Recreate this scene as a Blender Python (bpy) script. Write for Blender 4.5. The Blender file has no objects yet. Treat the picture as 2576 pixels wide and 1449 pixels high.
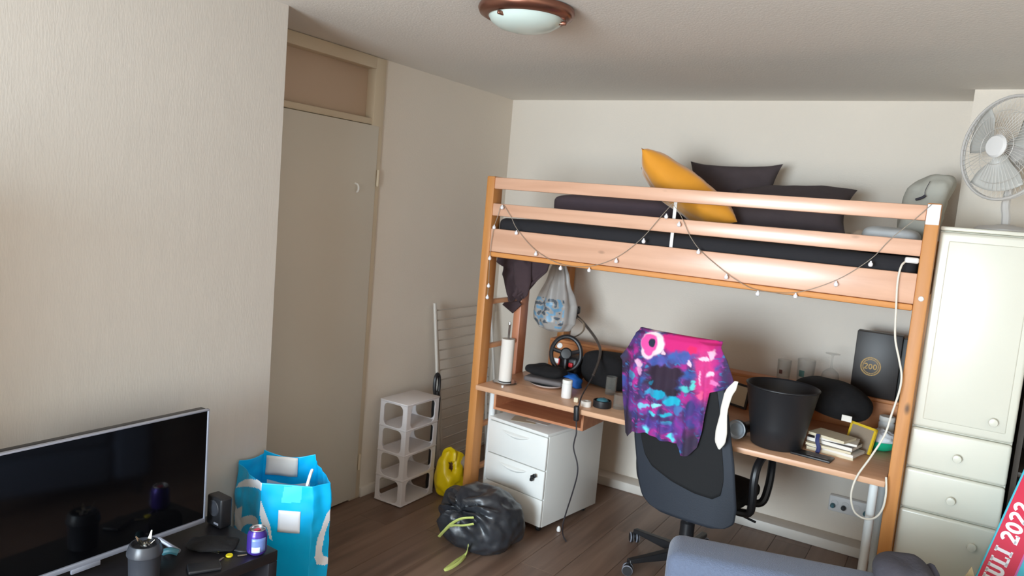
import bpy, bmesh, math, random
from mathutils import Vector, Matrix, noise

random.seed(7)
S = bpy.context.scene
COL = S.collection
PI = math.pi

# ------------------------------------------------------------------ camera
cam_d = bpy.data.cameras.new('camera')
cam_d.sensor_fit = 'HORIZONTAL'
cam_d.sensor_width = 36
cam_d.lens = 26.4089
cam_d.clip_start = .05
cam = bpy.data.objects.new('camera', cam_d)
COL.objects.link(cam)
cam.matrix_world = Matrix(((0.8509579, -0.1298034, 0.5089417, 0), (0.5182699, 0.0502458, -0.8537398, 0), (0.0852461, 0.9902658, 0.1100303, 1.75), (0, 0, 0, 1)))
S.camera = cam
cam_d.dof.use_dof = True            # the photograph is slightly out of focus everywhere
cam_d.dof.focus_distance = 2.1
cam_d.dof.aperture_fstop = 6.0

# ------------------------------------------------------------------ light
def lin(c):
    c = c / 255
    return c / 12.92 if c <= .04045 else ((c + .055) / 1.055) ** 2.4
def rgb(c): return (lin(c[0]), lin(c[1]), lin(c[2]), 1)

world = bpy.data.worlds.new('sky')
S.world = world
world.use_nodes = True
world.node_tree.nodes['Background'].inputs['Color'].default_value = (.62, .78, 1, 1)
world.node_tree.nodes['Background'].inputs['Strength'].default_value = 1.0

def area(name, loc, target, sx, sy, power, col, spread=180):
    d = bpy.data.lights.new(name, 'AREA')
    d.shape = 'RECTANGLE'; d.size = sx; d.size_y = sy; d.energy = power; d.color = col
    d.spread = math.radians(spread)
    o = bpy.data.objects.new(name, d); COL.objects.link(o)
    o.location = loc
    o.rotation_euler = (Vector(target) - Vector(loc)).to_track_quat('-Z', 'Y').to_euler()
    return o
# daylight coming in through the big window behind the camera
# (bluish from the sky above, warmer from the ground and houses below)
area('window_sky_light', (-1.05, -2.96, 1.42), (-1.05, 0, -1.0), 1.9, 1.8, 400, (.62, .83, 1.0))
area('window_ground_light', (-1.05, -2.93, 1.20), (-1.05, 0, 3.4), 1.9, 1.7, 170, (1.0, .935, .86))

S.view_settings.view_transform = 'Standard'
S.view_settings.look = 'None'
S.view_settings.gamma = 1
S.view_settings.use_curve_mapping = False
S.view_settings.exposure = 0.0
try:
    S.cycles.use_denoising = True
    S.cycles.max_bounces = 10
    S.cycles.diffuse_bounces = 6
    S.cycles.transparent_max_bounces = 16
    S.cycles.caustics_reflective = False
    S.cycles.caustics_refractive = False
    S.cycles.sample_clamp_indirect = 6
except Exception:
    pass

# ------------------------------------------------------------------ materials
def new_mat(name):
    m = bpy.data.materials.new(name); m.use_nodes = True
    return m, m.node_tree, m.node_tree.nodes['Principled BSDF']

def mat(name, col, rough=.6, metal=0., vary=.06, scale=6., bump=0., bscale=60., coat=0., coatr=.2, stretch=(1, 1, 1), spec=.5, alpha=None, trans=0., sheen=0., rand=0.):
    m, nt, b = new_mat(name)
    N, L = nt.nodes, nt.links
    c = rgb(col)
    b.inputs['Roughness'].default_value = rough
    b.inputs['Metallic'].default_value = metal
    b.inputs['Specular IOR Level'].default_value = spec
    b.inputs['Coat Weight'].default_value = coat
    b.inputs['Coat Roughness'].default_value = coatr
    b.inputs['Transmission Weight'].default_value = trans
    b.inputs['Sheen Weight'].default_value = sheen
    if alpha is not None: b.inputs['Alpha'].default_value = alpha
    tc = N.new('ShaderNodeTexCoord'); mp = N.new('ShaderNodeMapping')
    mp.inputs['Scale'].default_value = stretch
    L.new(tc.outputs['Object'], mp.inputs['Vector'])
    nz = N.new('ShaderNodeTexNoise'); nz.inputs['Scale'].default_value = scale; nz.inputs['Detail'].default_value = 4
    L.new(mp.outputs['Vector'], nz.inputs['Vector'])
    mx = N.new('ShaderNodeMix'); mx.data_type = 'RGBA'
    mx.inputs[6].default_value = tuple(max(0, v * (1 - vary * 2)) for v in c[:3]) + (1,)
    mx.inputs[7].default_value = tuple(min(1, v * (1 + vary * 2)) for v in c[:3]) + (1,)
    L.new(nz.outputs['Fac'], mx.inputs[0])
    out = mx.outputs[2]
    if rand:
        oi = N.new('ShaderNodeObjectInfo'); hs = N.new('ShaderNodeHueSaturation')
        mr = N.new('ShaderNodeMapRange'); mr.inputs[3].default_value = 1 - rand; mr.inputs[4].default_value = 1 + rand
        L.new(oi.outputs['Random'], mr.inputs[0]); L.new(mr.outputs[0], hs.inputs['Value'])
        L.new(out, hs.inputs['Color']); out = hs.outputs['Color']
    L.new(out, b.inputs['Base Color'])
    if bump:
        n2 = N.new('ShaderNodeTexNoise'); n2.inputs['Scale'].default_value = bscale; n2.inputs['Detail'].default_value = 2
        L.new(mp.outputs['Vector'], n2.inputs['Vector'])
        bp = N.new('ShaderNodeBump'); bp.inputs['Strength'].default_value = bump; bp.inputs['Distance'].default_value = .004
        L.new(n2.outputs['Fac'], bp.inputs['Height']); L.new(bp.outputs['Normal'], b.inputs['Normal'])
    return m

def wood(name, c1, c2, axis, rough=.4, coat=.0, knots=True, gscale=22, rand=0.):
    m, nt, b = new_mat(name)
    N, L = nt.nodes, nt.links
    b.inputs['Roughness'].default_value = rough
    b.inputs['Coat Weight'].default_value = coat; b.inputs['Coat Roughness'].default_value = .3
    tc = N.new('ShaderNodeTexCoord'); mp = N.new('ShaderNodeMapping')
    sc = [1, 1, 1]; sc[axis] = .07
    mp.inputs['Scale'].default_value = sc
    vec = tc.outputs['Object']
    if rand:
        oi = N.new('ShaderNodeObjectInfo'); ad = N.new('ShaderNodeVectorMath'); ad.operation = 'ADD'
        ml = N.new('ShaderNodeMath'); ml.operation = 'MULTIPLY'; ml.inputs[1].default_value = 37
        L.new(oi.outputs['Random'], ml.inputs[0]); L.new(vec, ad.inputs[0]); L.new(ml.outputs[0], ad.inputs[1]); vec = ad.outputs[0]
    L.new(vec, mp.inputs['Vector'])
    nz = N.new('ShaderNodeTexNoise'); nz.inputs['Scale'].default_value = gscale; nz.inputs['Detail'].default_value = 6; nz.inputs['Distortion'].default_value = .6
    L.new(mp.outputs['Vector'], nz.inputs['Vector'])
    rp = N.new('ShaderNodeValToRGB')
    rp.color_ramp.elements[0].position = .32; rp.color_ramp.elements[0].color = rgb(c1)
    rp.color_ramp.elements[1].position = .68; rp.color_ramp.elements[1].color = rgb(c2)
    L.new(nz.outputs['Fac'], rp.inputs['Fac'])
    out = rp.outputs['Color']
    if knots:
        mk = N.new('ShaderNodeMapping'); s2 = [1, 1, 1]; s2[axis] = .45
        mk.inputs['Scale'].default_value = s2
        L.new(tc.outputs['Object'], mk.inputs['Vector'])
        vo = N.new('ShaderNodeTexVoronoi'); vo.inputs['Scale'].default_value = 7
        L.new(mk.outputs['Vector'], vo.inputs['Vector'])
        r2 = N.new('ShaderNodeValToRGB')
        r2.color_ramp.elements[0].position = .03; r2.color_ramp.elements[0].color = (1, 1, 1, 1)
        r2.color_ramp.elements[1].position = .1; r2.color_ramp.elements[1].color = (0, 0, 0, 1)
        L.new(vo.outputs['Distance'], r2.inputs['Fac'])
        mx = N.new('ShaderNodeMix'); mx.data_type = 'RGBA'
        L.new(r2.outputs['Color'], mx.inputs[0]); L.new(out, mx.inputs[6])
        mx.inputs[7].default_value = rgb(tuple(int(v * .55) for v in c1))
        out = mx.outputs[2]
    if rand:
        hs = N.new('ShaderNodeHueSaturation'); mr = N.new('ShaderNodeMapRange')
        mr.inputs[3].default_value = 1 - rand; mr.inputs[4].default_value = 1 + rand
        L.new(oi.outputs['Random'], mr.inputs[0]); L.new(mr.outputs[0], hs.inputs['Value'])
        L.new(out, hs.inputs['Color']); out = hs.outputs['Color']
    L.new(out, b.inputs['Base Color'])
    bp = N.new('ShaderNodeBump'); bp.inputs['Strength'].default_value = .12; bp.inputs['Distance'].default_value = .002
    L.new(nz.outputs['Fac'], bp.inputs['Height']); L.new(bp.outputs['Normal'], b.inputs['Normal'])
    return m

def attr_mat(name, rough=.8):
    m, nt, b = new_mat(name)
    a = nt.nodes.new('ShaderNodeVertexColor'); a.layer_name = 'print'
    nt.links.new(a.outputs['Color'], b.inputs['Base Color'])
    b.inputs['Roughness'].default_value = rough
    return m

def glass(name, col=(235, 240, 238), alpha=.2):
    m, nt, b = new_mat(name)
    N, L = nt.nodes, nt.links
    b.inputs['Base Color'].default_value = rgb(col); b.inputs['Roughness'].default_value = .06
    lw = N.new('ShaderNodeLayerWeight'); lw.inputs['Blend'].default_value = .35
    mr = N.new('ShaderNodeMapRange'); mr.inputs[3].default_value = alpha; mr.inputs[4].default_value = min(1, alpha + .36)
    L.new(lw.outputs['Facing'], mr.inputs[0]); L.new(mr.outputs[0], b.inputs['Alpha'])
    return m

M = {}
M['wall'] = mat('painted_wallpaper', (223, 213, 200), .85, vary=.015, scale=2.5, bump=.25, bscale=120)
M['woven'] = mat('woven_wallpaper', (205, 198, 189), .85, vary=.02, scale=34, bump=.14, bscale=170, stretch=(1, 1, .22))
M['ceil'] = mat('ceiling_paint', (226, 222, 215), .9, vary=.012, scale=3, bump=.3, bscale=110)
M['door'] = mat('cream_door_paint', (210, 204, 191), .42, vary=.015, scale=1.5)
M['frame'] = mat('beige_frame_paint', (205, 190, 165), .45, vary=.02)
M['panel'] = mat('beige_panel_paint', (196, 174, 152), .55, vary=.02)
M['skirt'] = mat('skirting_paint', (214, 206, 196), .5, vary=.02)
M['floor_base'] = mat('floor_joint', (48, 38, 32), .8)
M['plank'] = wood('laminate', (104, 80, 66), (138, 112, 96), 1, .42, knots=False, gscale=14, rand=.09)
M['pine_x'] = wood('pine_rail', (208, 160, 132), (224, 178, 150), 0, .3, coat=.4)
M['pine_z'] = wood('pine_post', (186, 122, 62), (204, 140, 78), 2, .5)
M['pine_pink'] = wood('pine_ladder', (190, 122, 88), (206, 140, 106), 2, .4)
M['pine_y'] = wood('pine_cross', (206, 150, 110), (222, 164, 122), 1, .4)
M['pine_dark'] = wood('pine_ledge', (204, 134, 70), (216, 148, 84), 0, .6, knots=False)
M['desk'] = wood('beech_veneer', (204, 156, 122), (218, 172, 138), 0, .4, coat=.1, knots=False, gscale=30)
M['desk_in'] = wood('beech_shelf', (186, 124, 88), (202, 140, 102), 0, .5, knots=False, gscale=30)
M['hutch'] = wood('orange_board', (190, 122, 74), (206, 138, 88), 0, .5, knots=False, gscale=24)
M['white'] = mat('white_lacquer', (232, 232, 228), .32, vary=.01)
M['white_pl'] = mat('white_plastic', (226, 224, 222), .45, vary=.015)
M['rack_pl'] = mat('white_rack_plastic', (222, 216, 216), .5, vary=.015)
M['metal_white'] = mat('white_metal', (226, 230, 230), .35, vary=.01)
M['cream_gloss'] = mat('cream_foil', (214, 212, 198), .36, vary=.01, coat=.25, coatr=.12)
M['brass'] = mat('brass_ring', (190, 160, 100), .3, metal=1, vary=.02)
M['black'] = mat('black_plastic', (30, 30, 33), .42, vary=.05)
M['black_soft'] = mat('black_fabric', (16, 14, 16), .95, vary=.15, scale=30, bump=.4, bscale=80)
M['bin'] = mat('black_bin_plastic', (34, 34, 37), .45, vary=.04)
M['bagblack'] = mat('glossy_bin_liner', (48, 50, 55), .36, vary=.12, scale=10, bump=.5, bscale=26, spec=.6)
M['lime'] = mat('lime_drawstring', (196, 206, 118), .5, vary=.08)
M['yellowbag'] = mat('yellow_plastic_film', (232, 200, 14), .35, vary=.06, bump=.3, bscale=20)
M['brownstuff'] = mat('brown_contents', (92, 58, 40), .8, vary=.25, scale=18)
M['chair_shell'] = mat('chair_grey_navy', (38, 44, 54), .7, vary=.04, bump=.2, bscale=200)
M['chair_mesh'] = mat('chair_mesh_net', (17, 18, 21), .85, vary=.08, scale=120)
M['chrome'] = mat('chrome', (200, 202, 206), .25, metal=1, vary=.02)
M['silver'] = mat('silver_plastic', (168, 172, 186), .35, metal=.4, vary=.02)
M['screen'] = mat('tv_glass', (7, 7, 9), .07, vary=.02, spec=.5)
M['tvstand'] = mat('black_brown_veneer', (30, 28, 32), .4, vary=.08, scale=12)
M['sofa'] = mat('blue_grey_weave', (92, 102, 124), .9, vary=.08, scale=120, bump=.6, bscale=220, sheen=.2)
M['dark_cloth'] = mat('dark_grey_cloth', (62, 60, 68), .95, vary=.1, scale=60, bump=.3, bscale=90)
M['brown_cloth'] = mat('plum_brown_cloth', (66, 50, 54), .92, vary=.08, scale=14, bump=.3, bscale=60)
M['duvet'] = mat('plum_grey_duvet', (84, 70, 76), .95, vary=.05, scale=20, bump=.2, bscale=70)
M['pillow_dark'] = mat('charcoal_pillowcase', (72, 62, 64), .95, vary=.05, scale=20, bump=.2, bscale=80)
M['mattress'] = mat('black_sheet', (34, 33, 37), .9, vary=.06, scale=12, bump=.15, bscale=40)
M['yellow'] = mat('ochre_velvet', (226, 150, 28), .75, vary=.06, scale=8, sheen=.5)
M['greybag'] = mat('pale_grey_fabric', (176, 174, 164), .85, vary=.06, scale=9, bump=.3, bscale=40)
M['beigecloth'] = mat('beige_cloth', (188, 170, 152), .9, vary=.06, scale=12)
M['paleblue'] = mat('pale_blue_grey_fabric', (186, 190, 192), .9, vary=.04, scale=9, bump=.2, bscale=40)
M['copper'] = mat('copper_ring', (142, 98, 82), .28, metal=.85, vary=.05)
M['frost'] = mat('frosted_glass', (206, 222, 216), .25, vary=.01, coat=.2)
M['fan'] = mat('fan_grey_plastic', (196, 192, 188), .45, vary=.01)
M['fanblade'] = mat('fan_blade_plastic', (196, 195, 190), .35, vary=.01, alpha=.9)
M['wire'] = mat('fan_wire', (196, 192, 186), .4, vary=.01)
M['cord_white'] = mat('white_cord', (222, 214, 200), .5, vary=.02)
M['cord_clear'] = mat('grey_fairy_cord', (150, 138, 124), .5, vary=.05)
M['bulb'] = mat('white_bulb', (236, 234, 238), .3, vary=.01)
M['cord_black'] = mat('black_cord', (50, 46, 50), .5, vary=.05)
M['goose'] = mat('grey_gooseneck', (84, 76, 70), .4, vary=.05)
M['blue_bag'] = mat('blue_bag_film', (0, 186, 246), .38, vary=.03, bump=.3, bscale=14)
M['bag_white'] = mat('bag_white_print', (236, 238, 244), .4, vary=.01)
M['bag_cyan'] = mat('bag_cyan_print', (70, 214, 232), .4, vary=.04)
M['paper'] = mat('paper_white', (228, 222, 214), .8, vary=.02)
M['paper_cream'] = mat('paper_cream', (216, 204, 178), .8, vary=.03)
M['navy'] = mat('navy_band', (42, 48, 96), .7, vary=.05)
M['green'] = mat('green_plastic', (20, 176, 132), .35, vary=.02)
M['yellow_ink'] = mat('yellow_print', (222, 186, 40), .6, vary=.03)
M['box_black'] = mat('black_gift_box', (34, 27, 25), .45, vary=.05)
M['box_side'] = mat('black_box_side', (18, 20, 19), .5, vary=.05)
M['gold'] = mat('gold_foil', (142, 110, 54), .45, metal=.4, vary=.12, scale=40)
M['glass'] = glass('clear_glass', (158, 156, 148), .10)
M['emblem_g'] = mat('green_emblem', (60, 92, 84), .6, vary=.1)
M['emblem_r'] = mat('brown_emblem', (92, 50, 40), .6, vary=.1)
M['can_lens'] = mat('silver_lens', (176, 188, 200), .25, metal=.3, vary=.1, scale=30)
M['red'] = mat('red_plastic', (206, 40, 48), .5, vary=.04)
M['blue'] = mat('blue_cloth', (10, 88, 170), .7, vary=.06)
M['teal'] = mat('teal_plastic', (60, 110, 122), .5, vary=.05)
M['purple_can'] = mat('purple_can', (72, 52, 150), .28, metal=.35, vary=.05)
M['can_blue'] = mat('can_panel', (116, 140, 204), .35, metal=.2, vary=.08)
M['can_label'] = mat('can_label', (196, 206, 240), .4, vary=.03)
M['pink'] = mat('pink_print', (226, 80, 110), .5, vary=.03)
M['grey_cup'] = mat('graphite_cup', (58, 60, 66), .35, vary=.05)
M['steel'] = mat('steel_blade', (190, 184, 168), .25, metal=1, vary=.03)
M['keyyellow'] = mat('yellow_key_cap', (226, 206, 30), .5, vary=.03)
M['banner_red'] = mat('banner_red', (208, 30, 68), .5, vary=.02)
M['banner_teal'] = mat('banner_teal', (70, 188, 208), .5, vary=.02)
M['banner_white'] = mat('banner_lettering', (240, 236, 240), .5, vary=.01)
M['banner_pink'] = mat('banner_pink_edge', (206, 100, 170), .5, vary=.02)
M['card'] = mat('brown_cardboard', (186, 164, 124), .8, vary=.04)
M['gap_shade'] = wood('gap_shade_brown', (66, 54, 44), (82, 68, 56), 2, .5, knots=False)  # dark brown standing in for the shade beside the cupboard
M['poly'] = mat('translucent_bag', (190, 186, 182), .35, vary=.05, alpha=.6, bump=.5, bscale=20)
M['poly_print'] = mat('bag_blue_print', (110, 158, 190), .4, vary=.2, scale=30, alpha=.9)
M['poly_dark'] = mat('bag_dark_print', (74, 86, 98), .4, vary=.2, scale=30, alpha=.9)
M['strapbrown'] = mat('taupe_strap', (146, 130, 112), .8, vary=.05)
M['greyslab'] = mat('warm_grey_plastic', (98, 92, 92), .6, vary=.05)
M['plate'] = mat('white_china', (220, 216, 216), .25, vary=.01)
M['rackwire'] = mat('drying_rack_metal', (196, 188, 178), .4, vary=.02)
M['rackrung'] = mat('drying_rack_rung', (188, 178, 166), .5, vary=.02)
M['tee'] = attr_mat('printed_tee', .85)

# ------------------------------------------------------------------ mesh helpers
class MB:
    def __init__(s): s.v = []; s.f = []; s.m = []
    def add(s, vs, fs, mi=0, X=None):
        n = len(s.v)
        s.v += [tuple(X @ Vector(p)) if X is not None else tuple(p) for p in vs]
        s.f += [tuple(i + n for i in f) for f in fs]
        s.m += [mi] * len(fs) if isinstance(mi, int) else list(mi)
        return s
    def box(s, x0, x1, y0, y1, z0, z1, mi=0, X=None):
        vs = [(x, y, z) for z in (z0, z1) for y in (y0, y1) for x in (x0, x1)]
        fs = [(0, 2, 3, 1), (4, 5, 7, 6), (0, 1, 5, 4), (1, 3, 7, 5), (3, 2, 6, 7), (2, 0, 4, 6)]
        return s.add(vs, fs, mi, X)
    def rbox(s, x0, x1, y0, y1, z0, z1, r=.005, seg=2, mi=0, X=None):
        bm = bmesh.new(); bmesh.ops.create_cube(bm, size=1)
        for v in bm.verts:
            v.co = Vector(((x0 + x1) / 2 + v.co.x * (x1 - x0), (y0 + y1) / 2 + v.co.y * (y1 - y0), (z0 + z1) / 2 + v.co.z * (z1 - z0)))
        r = min(r, .49 * min(x1 - x0, y1 - y0, z1 - z0))
        bmesh.ops.bevel(bm, geom=bm.edges[:], offset=r, segments=seg, profile=.5, affect='EDGES')
        bm.verts.index_update()
        s.add([v.co[:] for v in bm.verts], [[v.index for v in f.verts] for f in bm.faces], mi, X); bm.free()
        return s
    def lathe(s, prof, c=(0, 0, 0), n=32, mi=0, X=None, cap=True):
        vs = []; fs = []; ms = []
        for r, z in prof:
            for k in range(n):
                a = 2 * PI * k / n; vs.append((c[0] + r * math.cos(a), c[1] + r * math.sin(a), c[2] + z))
        for i in range(len(prof) - 1):
            for k in range(n):
                k2 = (k + 1) % n
                fs.append((i * n + k, i * n + k2, (i + 1) * n + k2, (i + 1) * n + k)); ms.append(mi if isinstance(mi, int) else mi[i])
        if cap:
            if prof[0][0] > 1e-4: fs.append(tuple(range(n - 1, -1, -1))); ms.append(ms[0])
            if prof[-1][0] > 1e-4: fs.append(tuple((len(prof) - 1) * n + k for k in range(n))); ms.append(ms[-2] if len(ms) > 1 else 0)
        return s.add(vs, fs, ms, X)
    def tube(s, pts, r, n=8, sub=6, closed=False, mi=0, flat=None):
        P = [Vector(p) for p in pts]
        if sub > 1:
            Q = []; m = len(P)
            for i in range(m if closed else m - 1):
                if closed: a, b, c, d = P[i - 1], P[i], P[(i + 1) % m], P[(i + 2) % m]
                else: a, b, c, d = P[max(i - 1, 0)], P[i], P[i + 1], P[min(i + 2, m - 1)]
                for k in range(sub):
                    t = k / sub
                    Q.append(.5 * ((2 * b) + (c - a) * t + (2 * a - 5 * b + 4 * c - d) * t * t + (3 * b - a - 3 * c + d) * t ** 3))
            if not closed: Q.append(P[-1])
            P = Q
        m = len(P); vs = []; fs = []
        up = None
        for i in range(m):
            a = P[i - 1] if (closed or i > 0) else P[i]
            b = P[(i + 1) % m] if (closed or i < m - 1) else P[i]
            t = (b - a).normalized()
            if up is None:
                up = t.orthogonal().normalized()
                if flat is not None:
                    up = (Vector(flat) - t * t.dot(Vector(flat))).normalized()
            else: up = (up - t * t.dot(up)).normalized()
            w = t.cross(up)
            rr = r[min(i * len(r) // m, len(r) - 1)] if isinstance(r, (list, tuple)) else r
            r2 = rr * (.25 if flat is not None else 1)
            for k in range(n):
                an = 2 * PI * k / n
                vs.append(tuple(P[i] + up * (rr * math.cos(an)) + w * (r2 * math.sin(an))))
        for i in range(m if closed else m - 1):
            j = (i + 1) % m
            for k in range(n):
                k2 = (k + 1) % n
                fs.append((i * n + k, i * n + k2, j * n + k2, j * n + k))
        if not closed:
            fs.append(tuple(range(n - 1, -1, -1))); fs.append(tuple((m - 1) * n + k for k in range(n)))
        return s.add(vs, fs, mi)
    def grid(s, fn, nu, nv, cu=False, mfn=None):
        vs = []; fs = []; ms = []
        for j in range(nv + 1):
            for i in range(nu if cu else nu + 1):
                vs.append(tuple(fn(i / nu, j / nv)))
        w = nu if cu else nu + 1
        for j in range(nv):
            for i in range(nu):
                i2 = (i + 1) % w
                fs.append((j * w + i, j * w + i2, (j + 1) * w + i2, (j + 1) * w + i))
                ms.append(mfn((i + .5) / nu, (j + .5) / nv) if mfn else 0)
        return s.add(vs, fs, ms)
    def prism(s, poly, h, X=None, mi=0):
        n = len(poly)
        vs = [(p[0], p[1], 0) for p in poly] + [(p[0], p[1], h) for p in poly]
        fs = [tuple(range(n - 1, -1, -1)), tuple(range(n, 2 * n))] + [(i, (i + 1) % n, n + (i + 1) % n, n + i) for i in range(n)]
        return s.add(vs, fs, mi, X)
    def blob(s, fn, nu=40, nv=24, mi=0, mfn=None):
        vs = []; fs = []; ms = []
        for j in range(nv + 1):
            th = PI * j / nv
            for i in range(nu):
                ph = 2 * PI * i / nu
                d = Vector((math.sin(th) * math.cos(ph), math.sin(th) * math.sin(ph), math.cos(th)))
                vs.append(tuple(fn(d, ph, th)))
        for j in range(nv):
            for i in range(nu):
                i2 = (i + 1) % nu
                fs.append((j * nu + i, (j + 1) * nu + i, (j + 1) * nu + i2, j * nu + i2))
                ms.append(mfn(2 * PI * (i + .5) / nu, PI * (j + .5) / nv) if mfn else mi)
        return s.add(vs, fs, ms)
    def build(s, name, mats, parent=None, smooth=35, label=None, solid=0, bevel=0, subs=0, loc=None, cols=None):
        o0 = Vector(loc) if loc is not None else Vector((0, 0, 0))
        q = parent
        if q is not None:
            o0 = Vector(q['o0'])
        me = bpy.data.meshes.new(name)
        me.from_pydata([tuple(Vector(p) - o0) for p in s.v], [], s.f)
        if not isinstance(mats, (list, tuple)): mats = [mats]
        for k in mats: me.materials.append(M[k])
        me.polygons.foreach_set('material_index', s.m)
        if cols:
            ca = me.color_attributes.new('print', 'FLOAT_COLOR', 'POINT')
            for i, c in enumerate(cols): ca.data[i].color = c
        bm = bmesh.new(); bm.from_mesh(me)
        bmesh.ops.remove_doubles(bm, verts=bm.verts, dist=1e-6)
        bmesh.ops.recalc_face_normals(bm, faces=bm.faces)
        bm.to_mesh(me); bm.free()
        if smooth:
            me.polygons.foreach_set('use_smooth', [True] * len(me.polygons))
            me.set_sharp_from_angle(angle=math.radians(smooth))
        o = bpy.data.objects.new(name, me); COL.objects.link(o)
        o['o0'] = tuple(o0)
        if parent is not None: o.parent = parent
        else: o.location = o0
        if label: o['label'] = label
        if solid:
            md = o.modifiers.new('thickness', 'SOLIDIFY'); md.thickness = solid; md.offset = 0
        if bevel:
            md = o.modifiers.new('bevel', 'BEVEL'); md.width = bevel; md.segments = 2; md.limit_method = 'ANGLE'
        if subs:
            md = o.modifiers.new('subdivision', 'SUBSURF'); md.levels = subs; md.render_levels = subs
        return o

def tag(o, label, cat, group=None):
    o['label'] = label; o['category'] = cat
    if group: o['group'] = group
    return o
def thing(name, label, cat, loc, group=None):
    o = bpy.data.objects.new(name, None); COL.objects.link(o)
    o.location = loc; o.empty_display_size = .05; o['o0'] = tuple(loc)
    return tag(o, label, cat, group)
def struct(o): o['kind'] = 'structure'; return o
def B(x0, x1, y0, y1, z0, z1, r=.004, X=None): return MB().rbox(x0, x1, y0, y1, z0, z1, r, 2, 0, X)
def RZ(deg, c): return Matrix.Translation(c) @ Matrix.Rotation(math.radians(deg), 4, 'Z')
def axis_matrix(c, d, up=(0, 0, 1)):
    z = Vector(d).normalized(); u = Vector(up); x = u.cross(z)
    if x.length < 1e-4: x = Vector((1, 0, 0))
    x.normalize(); y = z.cross(x)
    return Matrix(((x.x, y.x, z.x, c[0]), (x.y, y.y, z.y, c[1]), (x.z, y.z, z.z, c[2]), (0, 0, 0, 1)))
def interp(t, tab):
    if t <= tab[0][0]: return tab[0][1]
    for (a, b), (c, d) in zip(tab, tab[1:]):
        if t <= c: return b + (d - b) * (t - a) / (c - a)
    return tab[-1][1]
def inside(x, y, poly):
    r = False; n = len(poly)
    for i in range(n):
        x1, y1 = poly[i]; x2, y2 = poly[i - 1]
        if (y1 > y) != (y2 > y) and x < (x2 - x1) * (y - y1) / (y2 - y1) + x1: r = not r
    return r
def nz(p, f=1., seed=0.): return noise.noise(Vector(p) * f + Vector((seed, seed * 1.7, -seed)))

# ------------------------------------------------------------------ the room
CZ = 2.469
fl = struct(MB().box(-3.0, 1.75, -3.05, 4.6, -.12, -.006).build('floor', 'floor_base'))
pw, pl_ = .192, 1.25
nx = 0
x = -2.83; col = 0
pmesh = None
while x < 1.6:
    y = -3.05 - random.random() * pl_
    while y < 4.5:
        y0, y1 = max(y, -3.0), min(y + pl_, 4.52)
        if y1 - y0 > .05:
            if pmesh is not None and abs((y1 - y0) - pl_) < 1e-6:
                o = bpy.data.objects.new('plank', pmesh); COL.objects.link(o); o.parent = fl
                o.location = (x, y0, 0); o['o0'] = (0, 0, 0)
            else:
                mb = MB().rbox(0, pw - .0016, 0, y1 - y0 - .0016, -.006, 0, .0012, 1)
                o = mb.build('plank', 'plank', fl); o.location = (x, y0, 0)
                if abs((y1 - y0) - pl_) < 1e-6: pmesh = o.data
        y += pl_
    x += pw

struct(MB().box(-3.0, 1.75, -3.05, 4.7, CZ, CZ + .12).build('ceiling', 'ceil'))
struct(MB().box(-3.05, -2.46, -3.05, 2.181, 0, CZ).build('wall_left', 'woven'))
mb = MB().box(-3.05, -2.815, 3.186, 4.53, 0, CZ).box(-3.05, -2.90, 2.181, 3.186, 0, CZ)
struct(mb.build('wall_left_recess', 'wall'))
struct(MB().box(-2.46, -2.05, -3.0, .4, 0, 1.70).build('left_shade_blocker', 'wall'))  # unseen block, added to shade the lower left wall
struct(MB().box(-3.05, 1.75, 4.52, 4.7, 0, CZ).build('wall_back', 'wall'))
struct(MB().box(-.065, 1.75, 4.18, 4.52, 0, CZ).build('wall_back_pier', 'wall'))
struct(MB().box(1.6, 1.75, -3.05, 4.2, 0, CZ).build('wall_right', 'wall'))
mb = MB().box(-2.46, 1.6, -3.15, -3.0, 0, .3).box(-2.46, 1.6, -3.15, -3.0, 2.35, CZ).box(-2.46, -2.05, -3.15, -3.0, .3, 2.35).box(-.05, 1.6, -3.15, -3.0, .3, 2.35)
struct(mb.build('wall_front', 'wall'))
mb = MB()
for x0, x1 in ((-2.05, -1.99), (-1.08, -1.02), (-.11, -.05)): mb.box(x0, x1, -3.1, -3.04, .3, 2.35)
mb.box(-2.05, -.05, -3.1, -3.04, .3, .36).box(-2.05, -.05, -3.1, -3.04, 2.29, 2.35)
win = struct(mb.build('window_1', 'white'))
for x0, x1 in ((-1.99, -1.08), (-1.02, -.11)):
    MB().box(x0, x1, -3.072, -3.068, .36, 2.29).build('pane', 'glass', win)

# doorway: frame to the ceiling, closed panel above, plain door leaf
tr = struct(MB().rbox(-2.90, -2.805, 3.105, 3.186, 0, CZ - .002, .004).build('trim_1', 'frame'))
MB().rbox(-2.90, -2.803, 2.183, 3.105, 2.405, CZ - .002, .004).build('head_rail', 'frame', tr)
MB().rbox(-2.90, -2.812, 2.183, 3.105, 2.112, 2.145, .004).build('transom_rail', 'frame', tr)
MB().rbox(-2.895, -2.862, 2.183, 3.106, 2.143, 2.408, .003).build('transom_panel', 'panel', tr)
MB().rbox(-2.90, -2.86, 2.183, 2.235, 0, 2.11, .003).build('hinge_jamb', 'frame', tr)
d1 = struct(MB().rbox(-2.855, -2.800, 2.236, 3.150, .012, 2.108, .004).build('door_1', 'door'))
for z in (1.83, .22):
    MB().lathe([(0, -.045), (.008, -.045), (.008, .045), (0, .045)], (-2.796, 3.160, z), 12).build('hinge', 'frame', d1)
MB().tube([(-2.801, 2.99, 1.79), (-2.785, 2.99, 1.787), (-2.775, 2.99, 1.775), (-2.775, 2.99, 1.755), (-2.785, 2.99, 1.745)], .005, 6).build('coat_hook', 'white', d1)

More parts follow.
